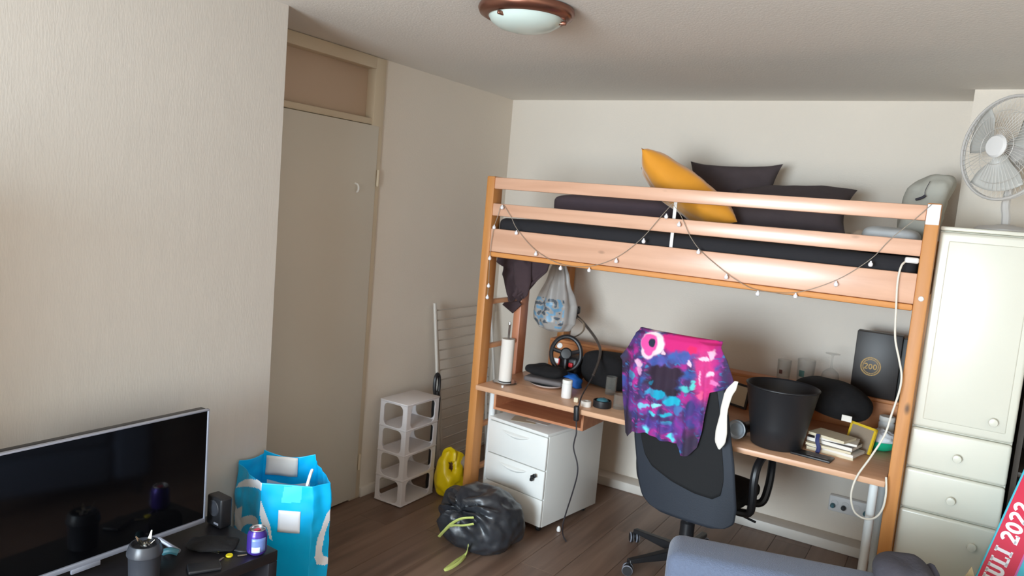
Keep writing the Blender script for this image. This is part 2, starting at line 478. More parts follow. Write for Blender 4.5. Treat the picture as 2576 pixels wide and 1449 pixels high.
struct(B(-2.815, -2.795, 3.19, 4.38, 0, .055, .003).build('baseboard_left', 'skirt'))
struct(B(-2.19, -.165, 4.395, 4.52, 0, .058, .006).build('baseboard_back', 'skirt'))
struct(MB().lathe([(.016, 0), (.016, .72)], (-.235, 4.47, .05), 12).build('trim_2', 'metal_white'))

# ------------------------------------------------------------------ loft bed
YF = 3.41
bed = thing('loft_bed', 'pine loft bed with three long front rails above the desk', 'bed', (-1.18, 3.9, 0))
post_meshes = []
for (x0, x1, y0, y1, z1, lab) in ((-2.247, -2.198, YF, 3.5, 1.892, None), (-.157, -.106, YF, 3.5, 1.897, None), (-2.247, -2.198, 4.40, 4.49, 1.75, None), (-.157, -.106, 4.40, 4.49, 1.75, None)):
    B(x0, x1, y0, y1, 0, z1, .006).build('post', 'pine_z', bed)
for n, z0, z1, m in (('rail', 1.826, 1.888, 'pine_x'), ('rail', 1.683, 1.749, 'pine_x'), ('side_board', 1.490, 1.614, 'pine_x')):
    B(-2.199, -.156, YF + .004, YF + .030, z0, z1, .005).build(n, m, bed)
B(-2.199, -.156, YF + .002, YF + .050, 1.462, 1.489, .008).build('ledge', 'pine_dark', bed)
B(-2.199, -.156, 4.44, 4.466, 1.49, 1.614, .005).build('side_board', 'pine_x', bed)
B(-2.199, -.156, 4.44, 4.466, 1.69, 1.75, .005).build('rail', 'pine_x', bed)
B(-2.24, -2.212, 3.91, 4.40, 1.49, 1.60, .005).build('end_board', 'pine_y', bed)
B(-.15, -.122, 3.5, 4.40, 1.49, 1.614, .005).build('end_board', 'pine_y', bed)
for k in range(14):
    x0 = -2.10 + k * .142
    B(x0, x0 + .07, 3.445, 4.44, 1.485, 1.505, .003).build('slat', 'pine_y', bed)
B(-2.247, -2.198, 3.81, 3.90, 0, 1.49, .005).build('ladder_upright', 'pine_pink', bed)
for z in (1.205, .952, .50, .25):
    B(-2.238, -2.207, 3.5, 3.81, z - .013, z + .013, .006).build('rung', 'pine_y', bed)
B(-1.206, -1.190, YF + .032, YF + .036, 1.60, 1.835, .001).build('strap', 'white_pl', bed, label='white vertical strap')
B(-.155, -.108, YF - .002, YF + .001, 1.812, 1.892, .001).build('tape', 'bag_white', bed, label='strip of white glossy tape')
MB().lathe([(0, -.006), (.009, -.005), (.011, 0), (.009, .004)], (0, 0, 0), 14, X=axis_matrix((-0.1311, 3.408, 1.5158), (0, -1, 0))).build('bolt_cap', 'white_pl', bed)

# bedding
mb = MB().rbox(-2.185, -.165, 3.452, 4.43, 1.507, 1.675, .035, 4)
tag(mb.build('mattress', 'mattress', loc=(-1.17, 3.9, 1.507)), 'long mattress in a black sheet on the loft bed', 'mattress')

def cushion(name, mats, c, ux, uy, hx, hy, th, loc=None, nu=26, pinch=.10, seed=1., wr=.01, stripes=None):
    ux = Vector(ux).normalized(); uy = Vector(uy); uy = (uy - ux * ux.dot(uy)).normalized(); un = ux.cross(uy); c = Vector(c)
    mb = MB()
    for sgn in (1, -1):
        def fn(a, b, sgn=sgn):
            s, t = a * 2 - 1, b * 2 - 1
            k1 = 1 - pinch * (1 - abs(t) ** 2) * abs(s) ** 3; k2 = 1 - pinch * (1 - abs(s) ** 2) * abs(t) ** 3
            e = max(0, (1 - s * s) * (1 - t * t))
            h = th * (e ** .42) + wr * nz((s * 2.2, t * 2.2, sgn), 1.4, seed) * min(1, e * 3)
            return c + ux * (s * hx * k1) + uy * (t * hy * k2) + un * (sgn * h)
        mb.grid(fn, nu, nu, mfn=stripes)
    return mb.build(name, mats, loc=loc or tuple(c), smooth=60)

# dark folded duvet, two dark pillows and the ochre cushion
def duvet_fn(d, ph, th):
    p = Vector((-1.76 + .37 * math.copysign(abs(d.x) ** .35, d.x), 4.09 + .19 * math.copysign(abs(d.y) ** .4, d.y), 1.765 + .078 * math.copysign(abs(d.z) ** .5, d.z)))
    p.z += .012 * nz(p, 6) ; p.x += .02 * nz(p, 5, 3)
    p.z = max(p.z, 1.677)
    return p
tag(MB().blob(duvet_fn, 48, 24).build('folded_duvet', 'duvet', loc=(-1.66, 4.09, 1.68), smooth=60), 'plum-grey folded duvet on the left half of the loft bed', 'duvet')
tag(cushion('throw_cushion', 'yellow', (-1.2698, 3.8, 1.8847), (.50, .08, -.33), (.10, -.90, .40), .305, .15, .100, seed=4), 'ochre yellow velvet cushion leaning above the top bed rail', 'cushion')
tag(cushion('pillow', 'pillow_dark', (-1.16, 4.215, 1.9), (1, .05, .02), (0, .32, .95), .255, .20, .075, seed=7, pinch=.16), 'charcoal pillow propped against the wall behind the ochre cushion', 'pillow', 'dark pillows on the loft bed')
tag(cushion('pillow', 'pillow_dark', (-.80, 3.985, 1.84), (1, .0, .06), (0, .74, .50), .30, .20, .085, seed=9, pinch=.10), 'charcoal pillow lying right of the ochre cushion, nearest the rail', 'pillow', 'dark pillows on the loft bed')

# pale bag and pale folded fabric at the right end of the bed
def gb(d, ph, th):
    p = Vector((-.205 + .088 * math.copysign(abs(d.x) ** .6, d.x) + .03 * d.z, 4.02 + .13 * math.copysign(abs(d.y) ** .7, d.y), 1.86 + .19 * math.copysign(abs(d.z) ** .75, d.z)))
    p.x += .09 * max(0, d.z) ** 1.5 * .6 - .05 * max(0, -d.x) * max(0, d.z)
    k = .018 * nz(p, 9, 5) + .01 * nz(p, 22, 2)
    p += Vector(d) * k
    p.z = max(p.z, 1.678)
    return p
gbt = thing('fabric_bag', 'pale grey slumped bag at the right end of the loft bed', 'bag', (-.22, 4.02, 1.68))
MB().blob(gb, 44, 28).build('body', 'greybag', gbt, smooth=70)
MB().tube([(-0.1821, 3.9, 2.0151), (-0.1907, 3.885, 1.9886), (-0.1956, 3.88, 1.9666), (-0.1933, 3.88, 1.9489)], .0014, 6).build('zip', 'dark_cloth', gbt)
MB().tube([(-0.2277, 3.885, 1.9288), (-0.2058, 3.875, 1.937), (-0.1917, 3.88, 1.949)], .006, 6).build('pull_tab', 'dark_cloth', gbt)
def fb(d, ph, th):
    p = Vector((-.29 + .115 * math.copysign(abs(d.x) ** .5, d.x), 3.68 + .16 * math.copysign(abs(d.y) ** .5, d.y), 1.735 + .058 * math.copysign(abs(d.z) ** .6, d.z)))
    p += Vector(d) * (.012 * nz(p, 9, 1)); p.z = max(p.z, 1.678); return p
tag(MB().blob(fb, 36, 20).build('folded_blanket', 'paleblue', loc=(-.29, 3.68, 1.68), smooth=70), 'pale blue-grey folded fabric on the mattress beside the right post', 'blanket')

def bcl(d, ph, th):
    p = Vector((-.425 + .05 * math.copysign(abs(d.x) ** .6, d.x), 3.86 + .10 * d.y, 1.72 + .05 * d.z)); p += d * (.014 * nz(p, 16, 4)); p.z = max(p.z, 1.678); return p
tag(MB().blob(bcl, 30, 18).build('crumpled_cloth', 'beigecloth', loc=(-.425, 3.86, 1.68), smooth=70), 'beige crumpled cloth between the dark pillow and the pale blue-grey fabric', 'cloth')

# fairy lights along the rails
sl = thing('string_lights', 'fairy lights with small white globes draped over the bed rails', 'string lights', (-1.2017, 3.402, 1.8183))
YS = '3.402'
strands = [[(-2.1731, 3.403, 1.6291), (-2.1553, 3.403, 1.6795), (-2.1341, 3.403, 1.7445), (-2.0736, 3.403, 1.6861), (-2.0253, 3.403, 1.6211), (-1.9045, 3.403, 1.5246), (-1.7521, 3.399, 1.4715), (-1.5915, 3.399, 1.4779), (-1.4535, 3.403, 1.5368), (-1.3364, 3.403, 1.6377), (-1.2527, 3.403, 1.7473), (-1.1982, 3.403, 1.8186)],
           [(-1.1982, 3.403, 1.8186), (-1.1494, 3.403, 1.7613), (-1.1001, 3.403, 1.679), (-1.0461, 3.403, 1.6182), (-0.9653, 3.403, 1.5595), (-0.8674, 3.399, 1.5026), (-0.765, 3.399, 1.4675), (-0.6062, 3.399, 1.4782), (-0.4524, 3.403, 1.5509), (-0.3324, 3.403, 1.6533), (-0.2698, 3.403, 1.7412), (-0.1948, 3.403, 1.8264), (-0.1404, 3.398, 1.8934)],
           [(-2.1731, 3.403, 1.6291), (-2.182, 3.403, 1.5385), (-2.1842, 3.403, 1.4566), (-2.1778, 3.403, 1.3125), (-2.1791, 3.403, 1.2471)]]
mb = MB()
for s_ in strands: mb.tube(s_, .0016, 5, 5)
mb.build('cord', 'cord_clear', sl)
bm0 = None
for c in ((-2.1282, 3.396, 1.7299), (-2.1678, 3.396, 1.6209), (-2.0267, 3.396, 1.6041), (-1.8987, 3.396, 1.5067), (-2.1793, 3.396, 1.4529), (-2.1725, 3.396, 1.3048), (-2.174, 3.396, 1.2417), (-1.7482, 3.396, 1.4496), (-1.588, 3.396, 1.4585), (-1.4486, 3.396, 1.5199), (-1.3186, 3.396, 1.6299), (-1.2197, 3.396, 1.7554), (-1.1542, 3.396, 1.7238), (-1.0482, 3.396, 1.6071), (-0.9084, 3.396, 1.5084), (-0.7625, 3.396, 1.452), (-0.6038, 3.396, 1.4631), (-0.4494, 3.396, 1.5348), (-0.3291, 3.396, 1.6325)):
    if bm0 is None:
        o = MB().lathe([(0, -.011), (.007, -.008), (.0095, -.002), (.0085, .004), (.004, .009), (.003, .014), (0, .014)], (0, 0, 0), 12).build('globe_bulb', 'bulb'); bm0 = o.data
        o.parent = sl; o['o0'] = (0, 0, 0)
    else:
        o = bpy.data.objects.new('globe_bulb', bm0); COL.objects.link(o); o.parent = sl; o['o0'] = (0, 0, 0)
    o.location = Vector(c) - Vector(sl['o0'])

# white lead hanging down by the right post
wl = thing('power_lead', 'white cable looping from the mattress past the right bed post', 'cable', (-0.2234, 3.385, 1.6368))
MB().tube([(-0.1967, 3.43, 1.663), (-0.2163, 3.4, 1.6405), (-0.2217, 3.395, 1.5722), (-0.2128, 3.39, 1.4601), (-0.2011, 3.385, 1.3482), (-0.1755, 3.38, 1.2634), (-0.1589, 3.38, 1.201), (-0.1589, 3.375, 1.1362), (-0.1745, 3.37, 1.0347), (-0.1881, 3.365, 0.9494), (-0.227, 3.365, 0.8474), (-0.2678, 3.365, 0.7516), (-0.2791, 3.365, 0.6711), (-0.2604, 3.365, 0.6073), (-0.2212, 3.365, 0.5861), (-0.1809, 3.365, 0.5998), (-0.1573, 3.37, 0.6444), (-0.153, 3.375, 0.712), (-0.1613, 3.375, 0.7774)], .0042, 8, 6).build('cable', 'cord_white', wl)
MB().rbox(-.026, .026, -.014, .014, -.012, .012, .008, 3, X=RZ(8, (-0.1837, 3.425, 1.6646))).build('connector', 'white_pl', wl)

# ------------------------------------------------------------------ desk
desk = thing('desk', 'long beech desk under the loft bed with raised back shelf', 'desk', (-1.18, 3.85, 0))
B(-2.197, -.161, 3.385, 4.295, .727, .755, .006).build('desktop', 'desk', desk)
for lx, ly in ((-.206, 3.47), (-2.166, 3.53), (-.206, 4.2), (-2.166, 4.2)):
    MB().lathe([(.024, 0), (.024, .02), (.0185, .025), (.0185, .715), (.03, .72), (.03, .727)], (lx, ly, 0), 18).build('leg', 'metal_white', desk)
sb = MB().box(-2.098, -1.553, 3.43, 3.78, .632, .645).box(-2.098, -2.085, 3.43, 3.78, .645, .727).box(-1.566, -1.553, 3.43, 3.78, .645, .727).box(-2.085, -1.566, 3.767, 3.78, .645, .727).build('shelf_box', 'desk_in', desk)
hz = B(-2.19, -.165, 4.20, 4.218, .755, .912, .003).build('back_panel', 'hutch', desk)
B(-2.19, -.165, 4.20, 4.295, .912, .930, .004).build('raised_shelf', 'hutch', desk)

# drawer pedestal
DX = RZ(-8.6, (-1.753, 3.441, 0))
du = thing('drawer_unit', 'white three-drawer pedestal on castors under the left of the desk', 'drawer unit', (-1.93, 3.75, 0))
MB().rbox(-.412, 0, .018, .54, .045, .547, .003, 2, X=DX).rbox(-.414, .002, -.002, .54, .547, .566, .005, 2, X=DX).build('body', 'white', du)
for z0, z1, h in ((.362, .543, True), (.202, .358, True), (.050, .198, False)):
    dr = MB().rbox(-.411, -.001, 0, .017, z0, z1, .004, 2, X=DX).build('drawer_front', 'white', du)
    if h:
        mb = MB()
        def pull(a, b, z1=z1):
            x = -.315 + a * .20; t = a * 2 - 1
            zz = z1 - .030 - .030 * (1 - t * t) * b
            return DX @ Vector((x, -.0005 - .016 * math.sin(PI * b) * (1 - t ** 4), zz))
        mb.grid(pull, 24, 8); mb.build('finger_pull', 'white', dr, smooth=80)
fr = [o for o in bpy.data.objects if o.name.startswith('drawer_front')][1]
MB().lathe([(.010, 0), (.010, .004), (.006, .006)], (0, 0, 0), 14, X=DX @ axis_matrix((-.065, 0, .317), (0, -1, 0))).build('lock', 'chrome', fr)
MB().rbox(-.074, -.058, -.03, -.012, .296, .312, .003, 2, X=DX).rbox(-.060, -.040, -.026, -.014, .318, .338, .005, 2, X=DX).rbox(-.067, -.063, -.034, -.004, .304, .330, .001, 1, X=DX).build('key', 'black', fr)
for cx, cy in ((-.37, .06), (-.05, .06), (-.37, .49), (-.05, .49)):
    c = DX @ Vector((cx, cy, .022))
    MB().lathe([(0, -.011), (.019, -.011), (.022, -.007), (.022, .007), (.019, .011), (0, .011)], (0, 0, 0), 16, X=axis_matrix(c, (1, .2, 0))).rbox(c.x - .012, c.x + .012, c.y - .012, c.y + .012, .03, .05, .003).build('castor', 'black', du)
for k, (dx, dy, rz, m_, lab) in enumerate(((-.17, .16, 6, 'paper', 'white printed sheet lying on top of the drawer pedestal'), (-.24, .10, 24, 'paper_cream', 'off-white sheet, lower one on the drawer pedestal'))):
    c = DX @ Vector((dx, dy, .5685 - .001 * k))
    tag(MB().rbox(-.07, .07, -.05, .05, 0, .0008, .0003, 1, X=RZ(rz - 8, c)).build('paper_sheet', m_, loc=tuple(c)), lab, 'paper')

# ------------------------------------------------------------------ office chair
CA = math.radians(-5); CC = Vector((-.99, 3.285, 0))
def ch(lx, ly, z): return Vector((CC.x + lx * math.cos(CA) - ly * math.sin(CA), CC.y + lx * math.sin(CA) + ly * math.cos(CA), z))
def shear(z): return -.19 * (z - .7)
def ch_back(lx, z, off=0): return ch(lx + shear(z), .035 * (lx / .24) ** 2 - .012 + .06 * (z - .8) ** 2 - off, z)
chair = thing('office_chair', 'black mesh-back office chair pushed under the desk', 'chair', tuple(ch(0, .32, 0)))
def halfw(z): return interp(z, [(.395, .12), (.41, .185), (.44, .222), (.5, .236), (.7, .240), (.95, .228), (1.13, .213), (1.175, .20), (1.2, .175), (1.212, .13)])
def mesh_zone(lx, z):
    if z > 1.19 or abs(lx) > halfw(z) - .035: return False
    return z > .545 + .20 * max(0, -(lx - .13)) ** 1.6 * 2.4 + (.6 * max(0, lx - .17))
zs = lambda b: .395 + (1.212 - .395) * b
MB().grid(lambda a, b: ch_back((a * 2 - 1) * halfw(zs(b)), zs(b)), 40, 60).build('back_shell', 'chair_shell', chair, smooth=60, solid=.022)
def net_low(lx): return interp(lx, [(-.2, .72), (-.185, .645), (-.15, .60), (-.05, .56), (.06, .535), (.14, .53), (.178, .555), (.195, .62), (.2, .70)])
def net(a, b):
    t = a * 2 - 1; lx = .198 * math.copysign(1 - (1 - abs(t)) ** 1.4, t)
    z0 = net_low(lx); z = z0 + (1.17 - z0) * b
    k = min(1, (halfw(z) - .03) / .198)
    return ch_back(lx * k, z, .0135)
MB().grid(net, 48, 40).build('back_net', 'chair_mesh', chair, smooth=60, solid=.002)
MB().tube([ch(-.19, .05, .79), ch(-.1, .045, .80), ch(0, .045, .795), ch(.1, .045, .80), ch(.19, .05, .79)], .014, 8).build('lumbar_bar', 'black', chair)
MB().tube([ch(0, .05, .85), ch(0, .07, .6), ch(0, .09, .44), ch(0, .2, .40), ch(0, .32, .40)], .022, 8).build('back_stem', 'black', chair)
def seat_fn(d, ph, th):
    sg = lambda v, e: math.copysign(abs(v) ** e, v)
    lx, ly = .245 * sg(d.x, .5), .235 * sg(d.y, .5)
    return ch(lx, .335 + ly, .465 + .042 * sg(d.z, .6) - .02 * max(0, ly / .235) ** 3)
MB().blob(seat_fn, 40, 20).build('seat', 'black_soft', chair, smooth=60)
for sx in (-1, 1):
    ar = MB()
    ar.tube([ch(sx * .20, .22, .42), ch(sx * .27, .22, .43), ch(sx * .285, .20, .50), ch(sx * .285, .19, .60), ch(sx * .285, .22, .665), ch(sx * .285, .32, .69), ch(sx * .285, .42, .665), ch(sx * .285, .45, .60), ch(sx * .285, .43, .50), ch(sx * .27, .40, .43), ch(sx * .20, .38, .42)], .019, 10, 5, flat=(1, 0, 0) if False else None)
    ar.build('armrest', 'black', chair)
HUB = Vector((-1.02, 3.633, 0))
MB().lathe([(.05, .06), (.05, .10), (.036, .115), (.036, .24), (.026, .25), (.026, .40), (.07, .405), (.07, .42)], tuple(HUB), 20).build('gas_column', 'black', chair)
a0 = math.atan2(3.371 - HUB.y, -1.216 - HUB.x)
for k in range(5):
    a = a0 - k * 2 * PI / 5; d = Vector((math.cos(a), math.sin(a), 0)); w = Vector((-d.y, d.x, 0))
    mb = MB()
    sec = [(0.03, .030, .062, .108), (.12, .026, .060, .100), (.24, .022, .060, .086), (.325, .020, .060, .078)]
    vs = []
    for (rr, hw, z0, z1) in sec:
        p = HUB + d * rr
        vs += [p + w * hw + Vector((0, 0, z0)), p - w * hw + Vector((0, 0, z0)), p - w * hw * .7 + Vector((0, 0, z1)), p + w * hw * .7 + Vector((0, 0, z1))]
    fs = [(0, 1, 2, 3), (15, 14, 13, 12)]
    for i in range(3):
        for q in range(4): fs.append((i * 4 + q, i * 4 + (q + 1) % 4, i * 4 + 4 + (q + 1) % 4, i * 4 + 4 + q))
    mb.add([tuple(v) for v in vs], fs)
    arm = mb.build('base_arm', 'black', chair, bevel=.004)
    c = HUB + d * .325; mb = MB()
    t = (d * .6 + w * .8).normalized()
    for sgn in (-1, 1):
        cc = c + t * (.016 * sgn)
        mb.lathe([(0, -.009), (.024, -.009), (.027, -.005), (.027, .005), (.024, .009), (0, .009)], (0, 0, 0), 18, mi=[0, 1, 0, 1, 0], X=axis_matrix((cc.x, cc.y, .0275), t))
    mb.lathe([(.008, .03), (.008, .066)], (c.x, c.y, 0), 10)
    mb.lathe([(0, -.008), (.018, -.008), (.018, .008), (0, .008)], (0, 0, 0), 14, X=axis_matrix((c.x, c.y, .036), t))
    mb.build('castor', ['black', 'silver'], arm)
MB().tube([ch(.10, .3, .40), ch(.22, .26, .395), ch(.30, .24, .39)], .006, 6).build('height_lever', 'black', chair)

# printed T-shirt over the chair back (u across, v down); the print is painted as vertex colours
tee_xl = [(100, 300), (130, 290), (300, 180), (430, 62), (470, 95), (800, 110), (1300, 140), (1450, 150)]
tee_xr = [(100, 1180), (280, 1195), (420, 1265), (640, 1330), (690, 1325), (745, 1115), (1150, 1050), (1450, 965)]
tee_hem = [(0, 1300), (.06, 1320), (.13, 1255), (.3, 1245), (.6, 1300), (.74, 1310), (.82, 1440), (.93, 1420), (1, 1330)]
def lerp3(a, b, t): return tuple(a[i] + (b[i] - a[i]) * t for i in range(3))
def tee_col(x, y):
    wx = x + 38 * nz((x, y, 0), .012, 1) + 14 * nz((x, y, 0), .04, 2); wy = y + 38 * nz((x, y, 5), .012, 3) + 14 * nz((x, y, 5), .04, 4)
    base = (70, 42, 96)
    base = lerp3(base, (46, 30, 56), min(1, max(0, (130 + 40 - abs(wx - 130)) / 100)))
    n1 = nz((wx, wy * .8, 0), .009, 8)
    base = lerp3(base, (166, 36, 132), max(0, min(1, n1 * 2.6 + .25)))
    n3 = nz((wx * .5 + wy * .5, wy * 1.6 - wx, 7), .022, 21)
    base = lerp3(base, (50, 130, 178), max(0, min(1, n3 * 4 - 1.1)) * .9)
    base = lerp3(base, (206, 60, 160), max(0, min(1, -n3 * 4 - 1.2)) * .8)
    n2 = nz((wx, wy, 3), .012, 12)
    base = lerp3(base, (44, 84, 150), max(0, min(1, n2 * 3 - .25)) * (1 if wy < 760 else .5))
    def el(cx, cy, rx, ry, col, soft=.25, k=1.):
        nonlocal base
        d = math.hypot((wx - cx) / rx, (wy - cy) / ry)
        t = max(0, min(1, (1 - d) / soft + .5)) * k
        if t > 0: base = lerp3(base, col, t)
    el(880, 240, 330, 110, (206, 30, 118), .3)                      # magenta band along the top right
    el(1060, 560, 110, 300, (214, 52, 130), .5, .9)
    el(560, 440, 120, 60, (64, 90, 170), .5, .8); el(800, 380, 150, 60, (60, 96, 170), .5, .8)
    el(870, 580, 100, 60, (44, 82, 150), .5, .8)
    el(640, 560, 200, 75, (44, 26, 46), .35); el(600, 680, 200, 80, (44, 28, 48), .35); el(700, 770, 110, 45, (40, 26, 44), .35)
    for cx, cy, rx, ry, c in ((560, 800, 100, 45, (18, 156, 190)), (720, 860, 90, 50, (26, 168, 196)), (480, 780, 60, 34, (60, 150, 190)), (390, 950, 60, 26, (120, 190, 216)), (560, 920, 70, 24, (140, 214, 226)), (500, 1020, 50, 26, (80, 196, 214)), (650, 1015, 70, 22, (40, 170, 196)), (860, 720, 55, 34, (80, 190, 190)), (950, 680, 30, 44, (90, 200, 196)), (250, 620, 34, 50, (70, 150, 180)), (240, 720, 36, 26, (110, 200, 210)), (430, 1205, 54, 46, (110, 220, 226)), (735, 1245, 46, 52, (90, 214, 224)), (670, 1095, 60, 22, (50, 150, 170)), (790, 950, 46, 60, (70, 110, 170)), (470, 680, 36, 26, (30, 110, 140)), (920, 920, 40, 70, (20, 60, 84)), (930, 1090, 30, 60, (30, 90, 130))):
        el(cx, cy, rx, ry, c, .35)
    for cx, cy, rx, ry, c in ((330, 490, 22, 60, (222, 176, 204)), (350, 560, 30, 40, (206, 150, 190)), (1050, 395, 60, 22, (232, 196, 216)), (905, 440, 24, 34, (236, 190, 214)), (1130, 350, 28, 40, (236, 180, 204)), (1120, 560, 32, 36, (240, 200, 224)), (1015, 600, 16, 60, (236, 170, 206)), (1150, 650, 50, 36, (224, 120, 180)), (620, 340, 24, 22, (232, 190, 204)), (1030, 790, 34, 36, (232, 90, 140)), (930, 310, 50, 50, (230, 30, 96)), (1210, 740, 60, 22, (60, 44, 130))):
        el(cx, cy, rx, ry, c, .4)
    el(560, 1140, 200, 60, (92, 54, 150), .5, .6); el(800, 1150, 60, 120, (110, 50, 150), .5, .6)
    el(960, 1000, 90, 170, (78, 48, 130), .5, .75); el(940, 1340, 90, 190, (50, 38, 60), .4, .9); el(190, 880, 90, 330, (70, 40, 120), .5, .6); el(150, 1200, 100, 200, (42, 32, 48), .4, .9)
    el(110, 420, 70, 70, (60, 48, 72), .5, .8); el(1300, 560, 70, 200, (58, 46, 82), .5, .75); el(240, 220, 80, 60, (64, 60, 130), .6, .6)
    wx, wy = x + .25 * (wx - x), y + .25 * (wy - y)
    el(495, 255, 140, 128, (236, 216, 220), .15); el(440, 345, 78, 78, (232, 200, 212), .2)
    el(455, 250, 100, 92, (236, 78, 160), .15); el(448, 335, 48, 52, (232, 78, 160), .2); el(490, 242, 38, 50, (30, 36, 60), .2)
    return base
mb = MB(); NU, NV = 150, 170; cols = []; TK = .000418
def tee_pt(u, v):
    if v < .08:                                  # the part that lies over and behind the top edge
        k = (.08 - v) / .08
        zy = 150; x = interp(zy, tee_xl) + (interp(zy, tee_xr) - interp(zy, tee_xl)) * u
        lx = (x - 700) * TK; p = ch_back(lx, 1.216 - .10 * k * k)
        return p + Vector((0, .018 + .03 * math.sin(min(1, k * 2) * PI / 2), .012 * (1 - k))), x, zy
    t = (v - .08) / .92
    top = 150 + .15 * (300 + 890 * u - 700)
    zy = top + (interp(u, tee_hem) - top) * t
    x = interp(zy, tee_xl) + (interp(zy, tee_xr) - interp(zy, tee_xl)) * u
    z = 1.226 - ((zy - 150) - .15 * (x - 700)) * TK
    lat = -.102 + 1.05 * ((x - 700) + .105 * (zy - 150)) * TK
    lx = lat - shear(z)
    edge = max(0, abs(lx) - halfw(z) + .01)
    fold = .010 * math.sin(x * .021 + 1.2) * t + .008 * math.sin(x * .045 + zy * .004) * t
    fold += .012 * (math.exp(-((x - 1075 - .0 * zy) / 28) ** 2) + math.exp(-((x - 210) / 34) ** 2)) * min(1, t * 2)
    p = ch_back(max(-.23, min(.23, lx)), min(z, 1.211), .026 + .012 * t + fold)
    q = ch(lat, 0, z); p.x = q.x
    p.y += edge * .45; p.z = z
    if t < .06: p.y += (.06 - t) / .06 * .018; p.z += .006 * (t / .06)
    return p, x, zy
for j in range(NV + 1):
    for i in range(NU + 1):
        p, x, zy = tee_pt(i / NU, j / NV)
        mb.v.append(tuple(p)); c = tee_col(x, zy); cols.append(rgb(c))
for j in range(NV):
    for i in range(NU):
        a = j * (NU + 1) + i; mb.f.append((a, a + 1, a + NU + 2, a + NU + 1)); mb.m.append(0)
tee = mb.build('t_shirt', 'tee', loc=tuple(ch(0, -.03, 1.0)), smooth=80, solid=.002, cols=cols)
tag(tee, 'purple, pink and turquoise printed T-shirt hung over the office chair back', 'T-shirt')
# white cloth hanging off the right of the chair back
def cloth_fn(a, b):
    ctr = interp(b, [(0, 0.034), (.2, .006), (.4, -.004), (1, -.006)])
    wd = interp(b, [(0, .008), (.12, .020), (.3, .017), (.5, .016), (.75, .026), (.9, .024), (1, .004)])
    an = 2 * PI * a
    p = ch(.198 + ctr + wd * math.cos(an), -.055 + .35 * wd * math.sin(an), 1.085 - .31 * b)
    return p
tag(MB().grid(cloth_fn, 24, 24, cu=True).build('white_cloth', 'paper', loc=tuple(ch(.25, -.04, .95)), smooth=70), 'white twisted cloth dangling at the right edge of the chair back', 'cloth')

# ------------------------------------------------------------------ cream cupboard and fan
cb = thing('cupboard', 'tall narrow cream cupboard with door and drawers beside the bed', 'cupboard', (.075, 3.8, 0))
CX0, CX1, CY = -.101, .252, 3.52
MB().rbox(CX0, CX1, CY, 4.12, .0, 1.795, .004).build('body', 'cream_gloss', cb)
B(CX0 - .002, CX1 + .004, CY - .018, 4.13, 1.795, 1.812, .006).build('top', 'cream_gloss', cb)
def front(z0, z1, panel=False):
    m_ = MB().rbox(CX0, CX1, CY - .026, CY, z0, z1, .020, 6)
    return m_ if not panel else m_.rbox(CX0 + .035, CX1 - .03, CY - .030, CY - .02, z0 + .035, z1 - .035, .008, 4)
def knob(x, z, par):
    X = axis_matrix((x, CY - .028, z), (0, -1, 0))
    MB().lathe([(.008, 0), (.007, .008), (.013, .012), (.017, .018), (.015, .026), (0, .029)], (0, 0, 0), 18, mi=[0, 0, 1, 0, 0], X=X).build('knob', ['cream_gloss', 'brass'], par)
dr = front(.986, 1.79, True).build('door', 'cream_gloss', cb, smooth=50); knob(.176, 1.062, dr)
dr = front(.812, .980).build('drawer', 'cream_gloss', cb, smooth=50); knob(.075, .888, dr)
dr = front(.636, .806).build('drawer', 'cream_gloss', cb, smooth=50); knob(.075, .711, dr)
dr = front(.05, .630).build('lower_door', 'cream_gloss', cb, smooth=50); knob(.170, .545, dr)

fan = thing('desk_fan', 'pale grey table fan standing on top of the cream cupboard', 'fan', (.13, 3.78, 1.812))
FC = Vector((0.0808, 3.72, 2.154)); FD = Vector((-.68, -.73, .04)).normalized()
FX = axis_matrix(FC, FD)
MB().lathe([(.115, 0), (.115, .008), (.10, .018), (.04, .026), (.03, .03)], (.125, 3.78, 1.813), 32).build('base', 'fan', fan)
MB().tube([(.125, 3.80, 1.83), (.122, 3.82, 1.88), (.115, 3.83, 1.95), tuple(FC - FD * .085)], .017, 10).build('neck', 'fan', fan)
MB().lathe([(0, -.17), (.04, -.165), (.058, -.14), (.062, -.08), (.05, -.05), (.0, -.05)], (0, 0, 0), 24, X=FX).build('motor_housing', 'fan', fan)
mb = MB()
R = .212
mb.tube([FX @ Vector((R * math.cos(a * PI / 20), R * math.sin(a * PI / 20), 0)) for a in range(40)], .006, 8, 1, True)
mb.tube([FX @ Vector((R * math.cos(a * PI / 20), R * math.sin(a * PI / 20), -.012)) for a in range(40)], .006, 8, 1, True)
cage = mb.build('cage_rim', 'fan', fan)
mb = MB()
def cg(r, sgn): return sgn * .052 * (1 - (r / R) ** 2.4)
for sgn in (1, -1):
    for k in range(56):
        a = 2 * PI * k / 56
        mb.tube([FX @ Vector((r * math.cos(a + .25 * (1 - r / R)), r * math.sin(a + .25 * (1 - r / R)), cg(r, sgn))) for r in (.04, .08, .13, .18, .212)], .0008, 4, 2)
    for r in (.075, .15):
        mb.tube([FX @ Vector((r * math.cos(a * PI / 20), r * math.sin(a * PI / 20), cg(r, sgn))) for a in range(40)], .0013, 4, 1, True)
mb.build('cage_wires', 'wire', fan)
MB().lathe([(.046, .045), (.048, .052), (.04, .062), (0, .066)], (0, 0, 0), 28, X=FX).build('hub_badge', 'white_pl', fan)
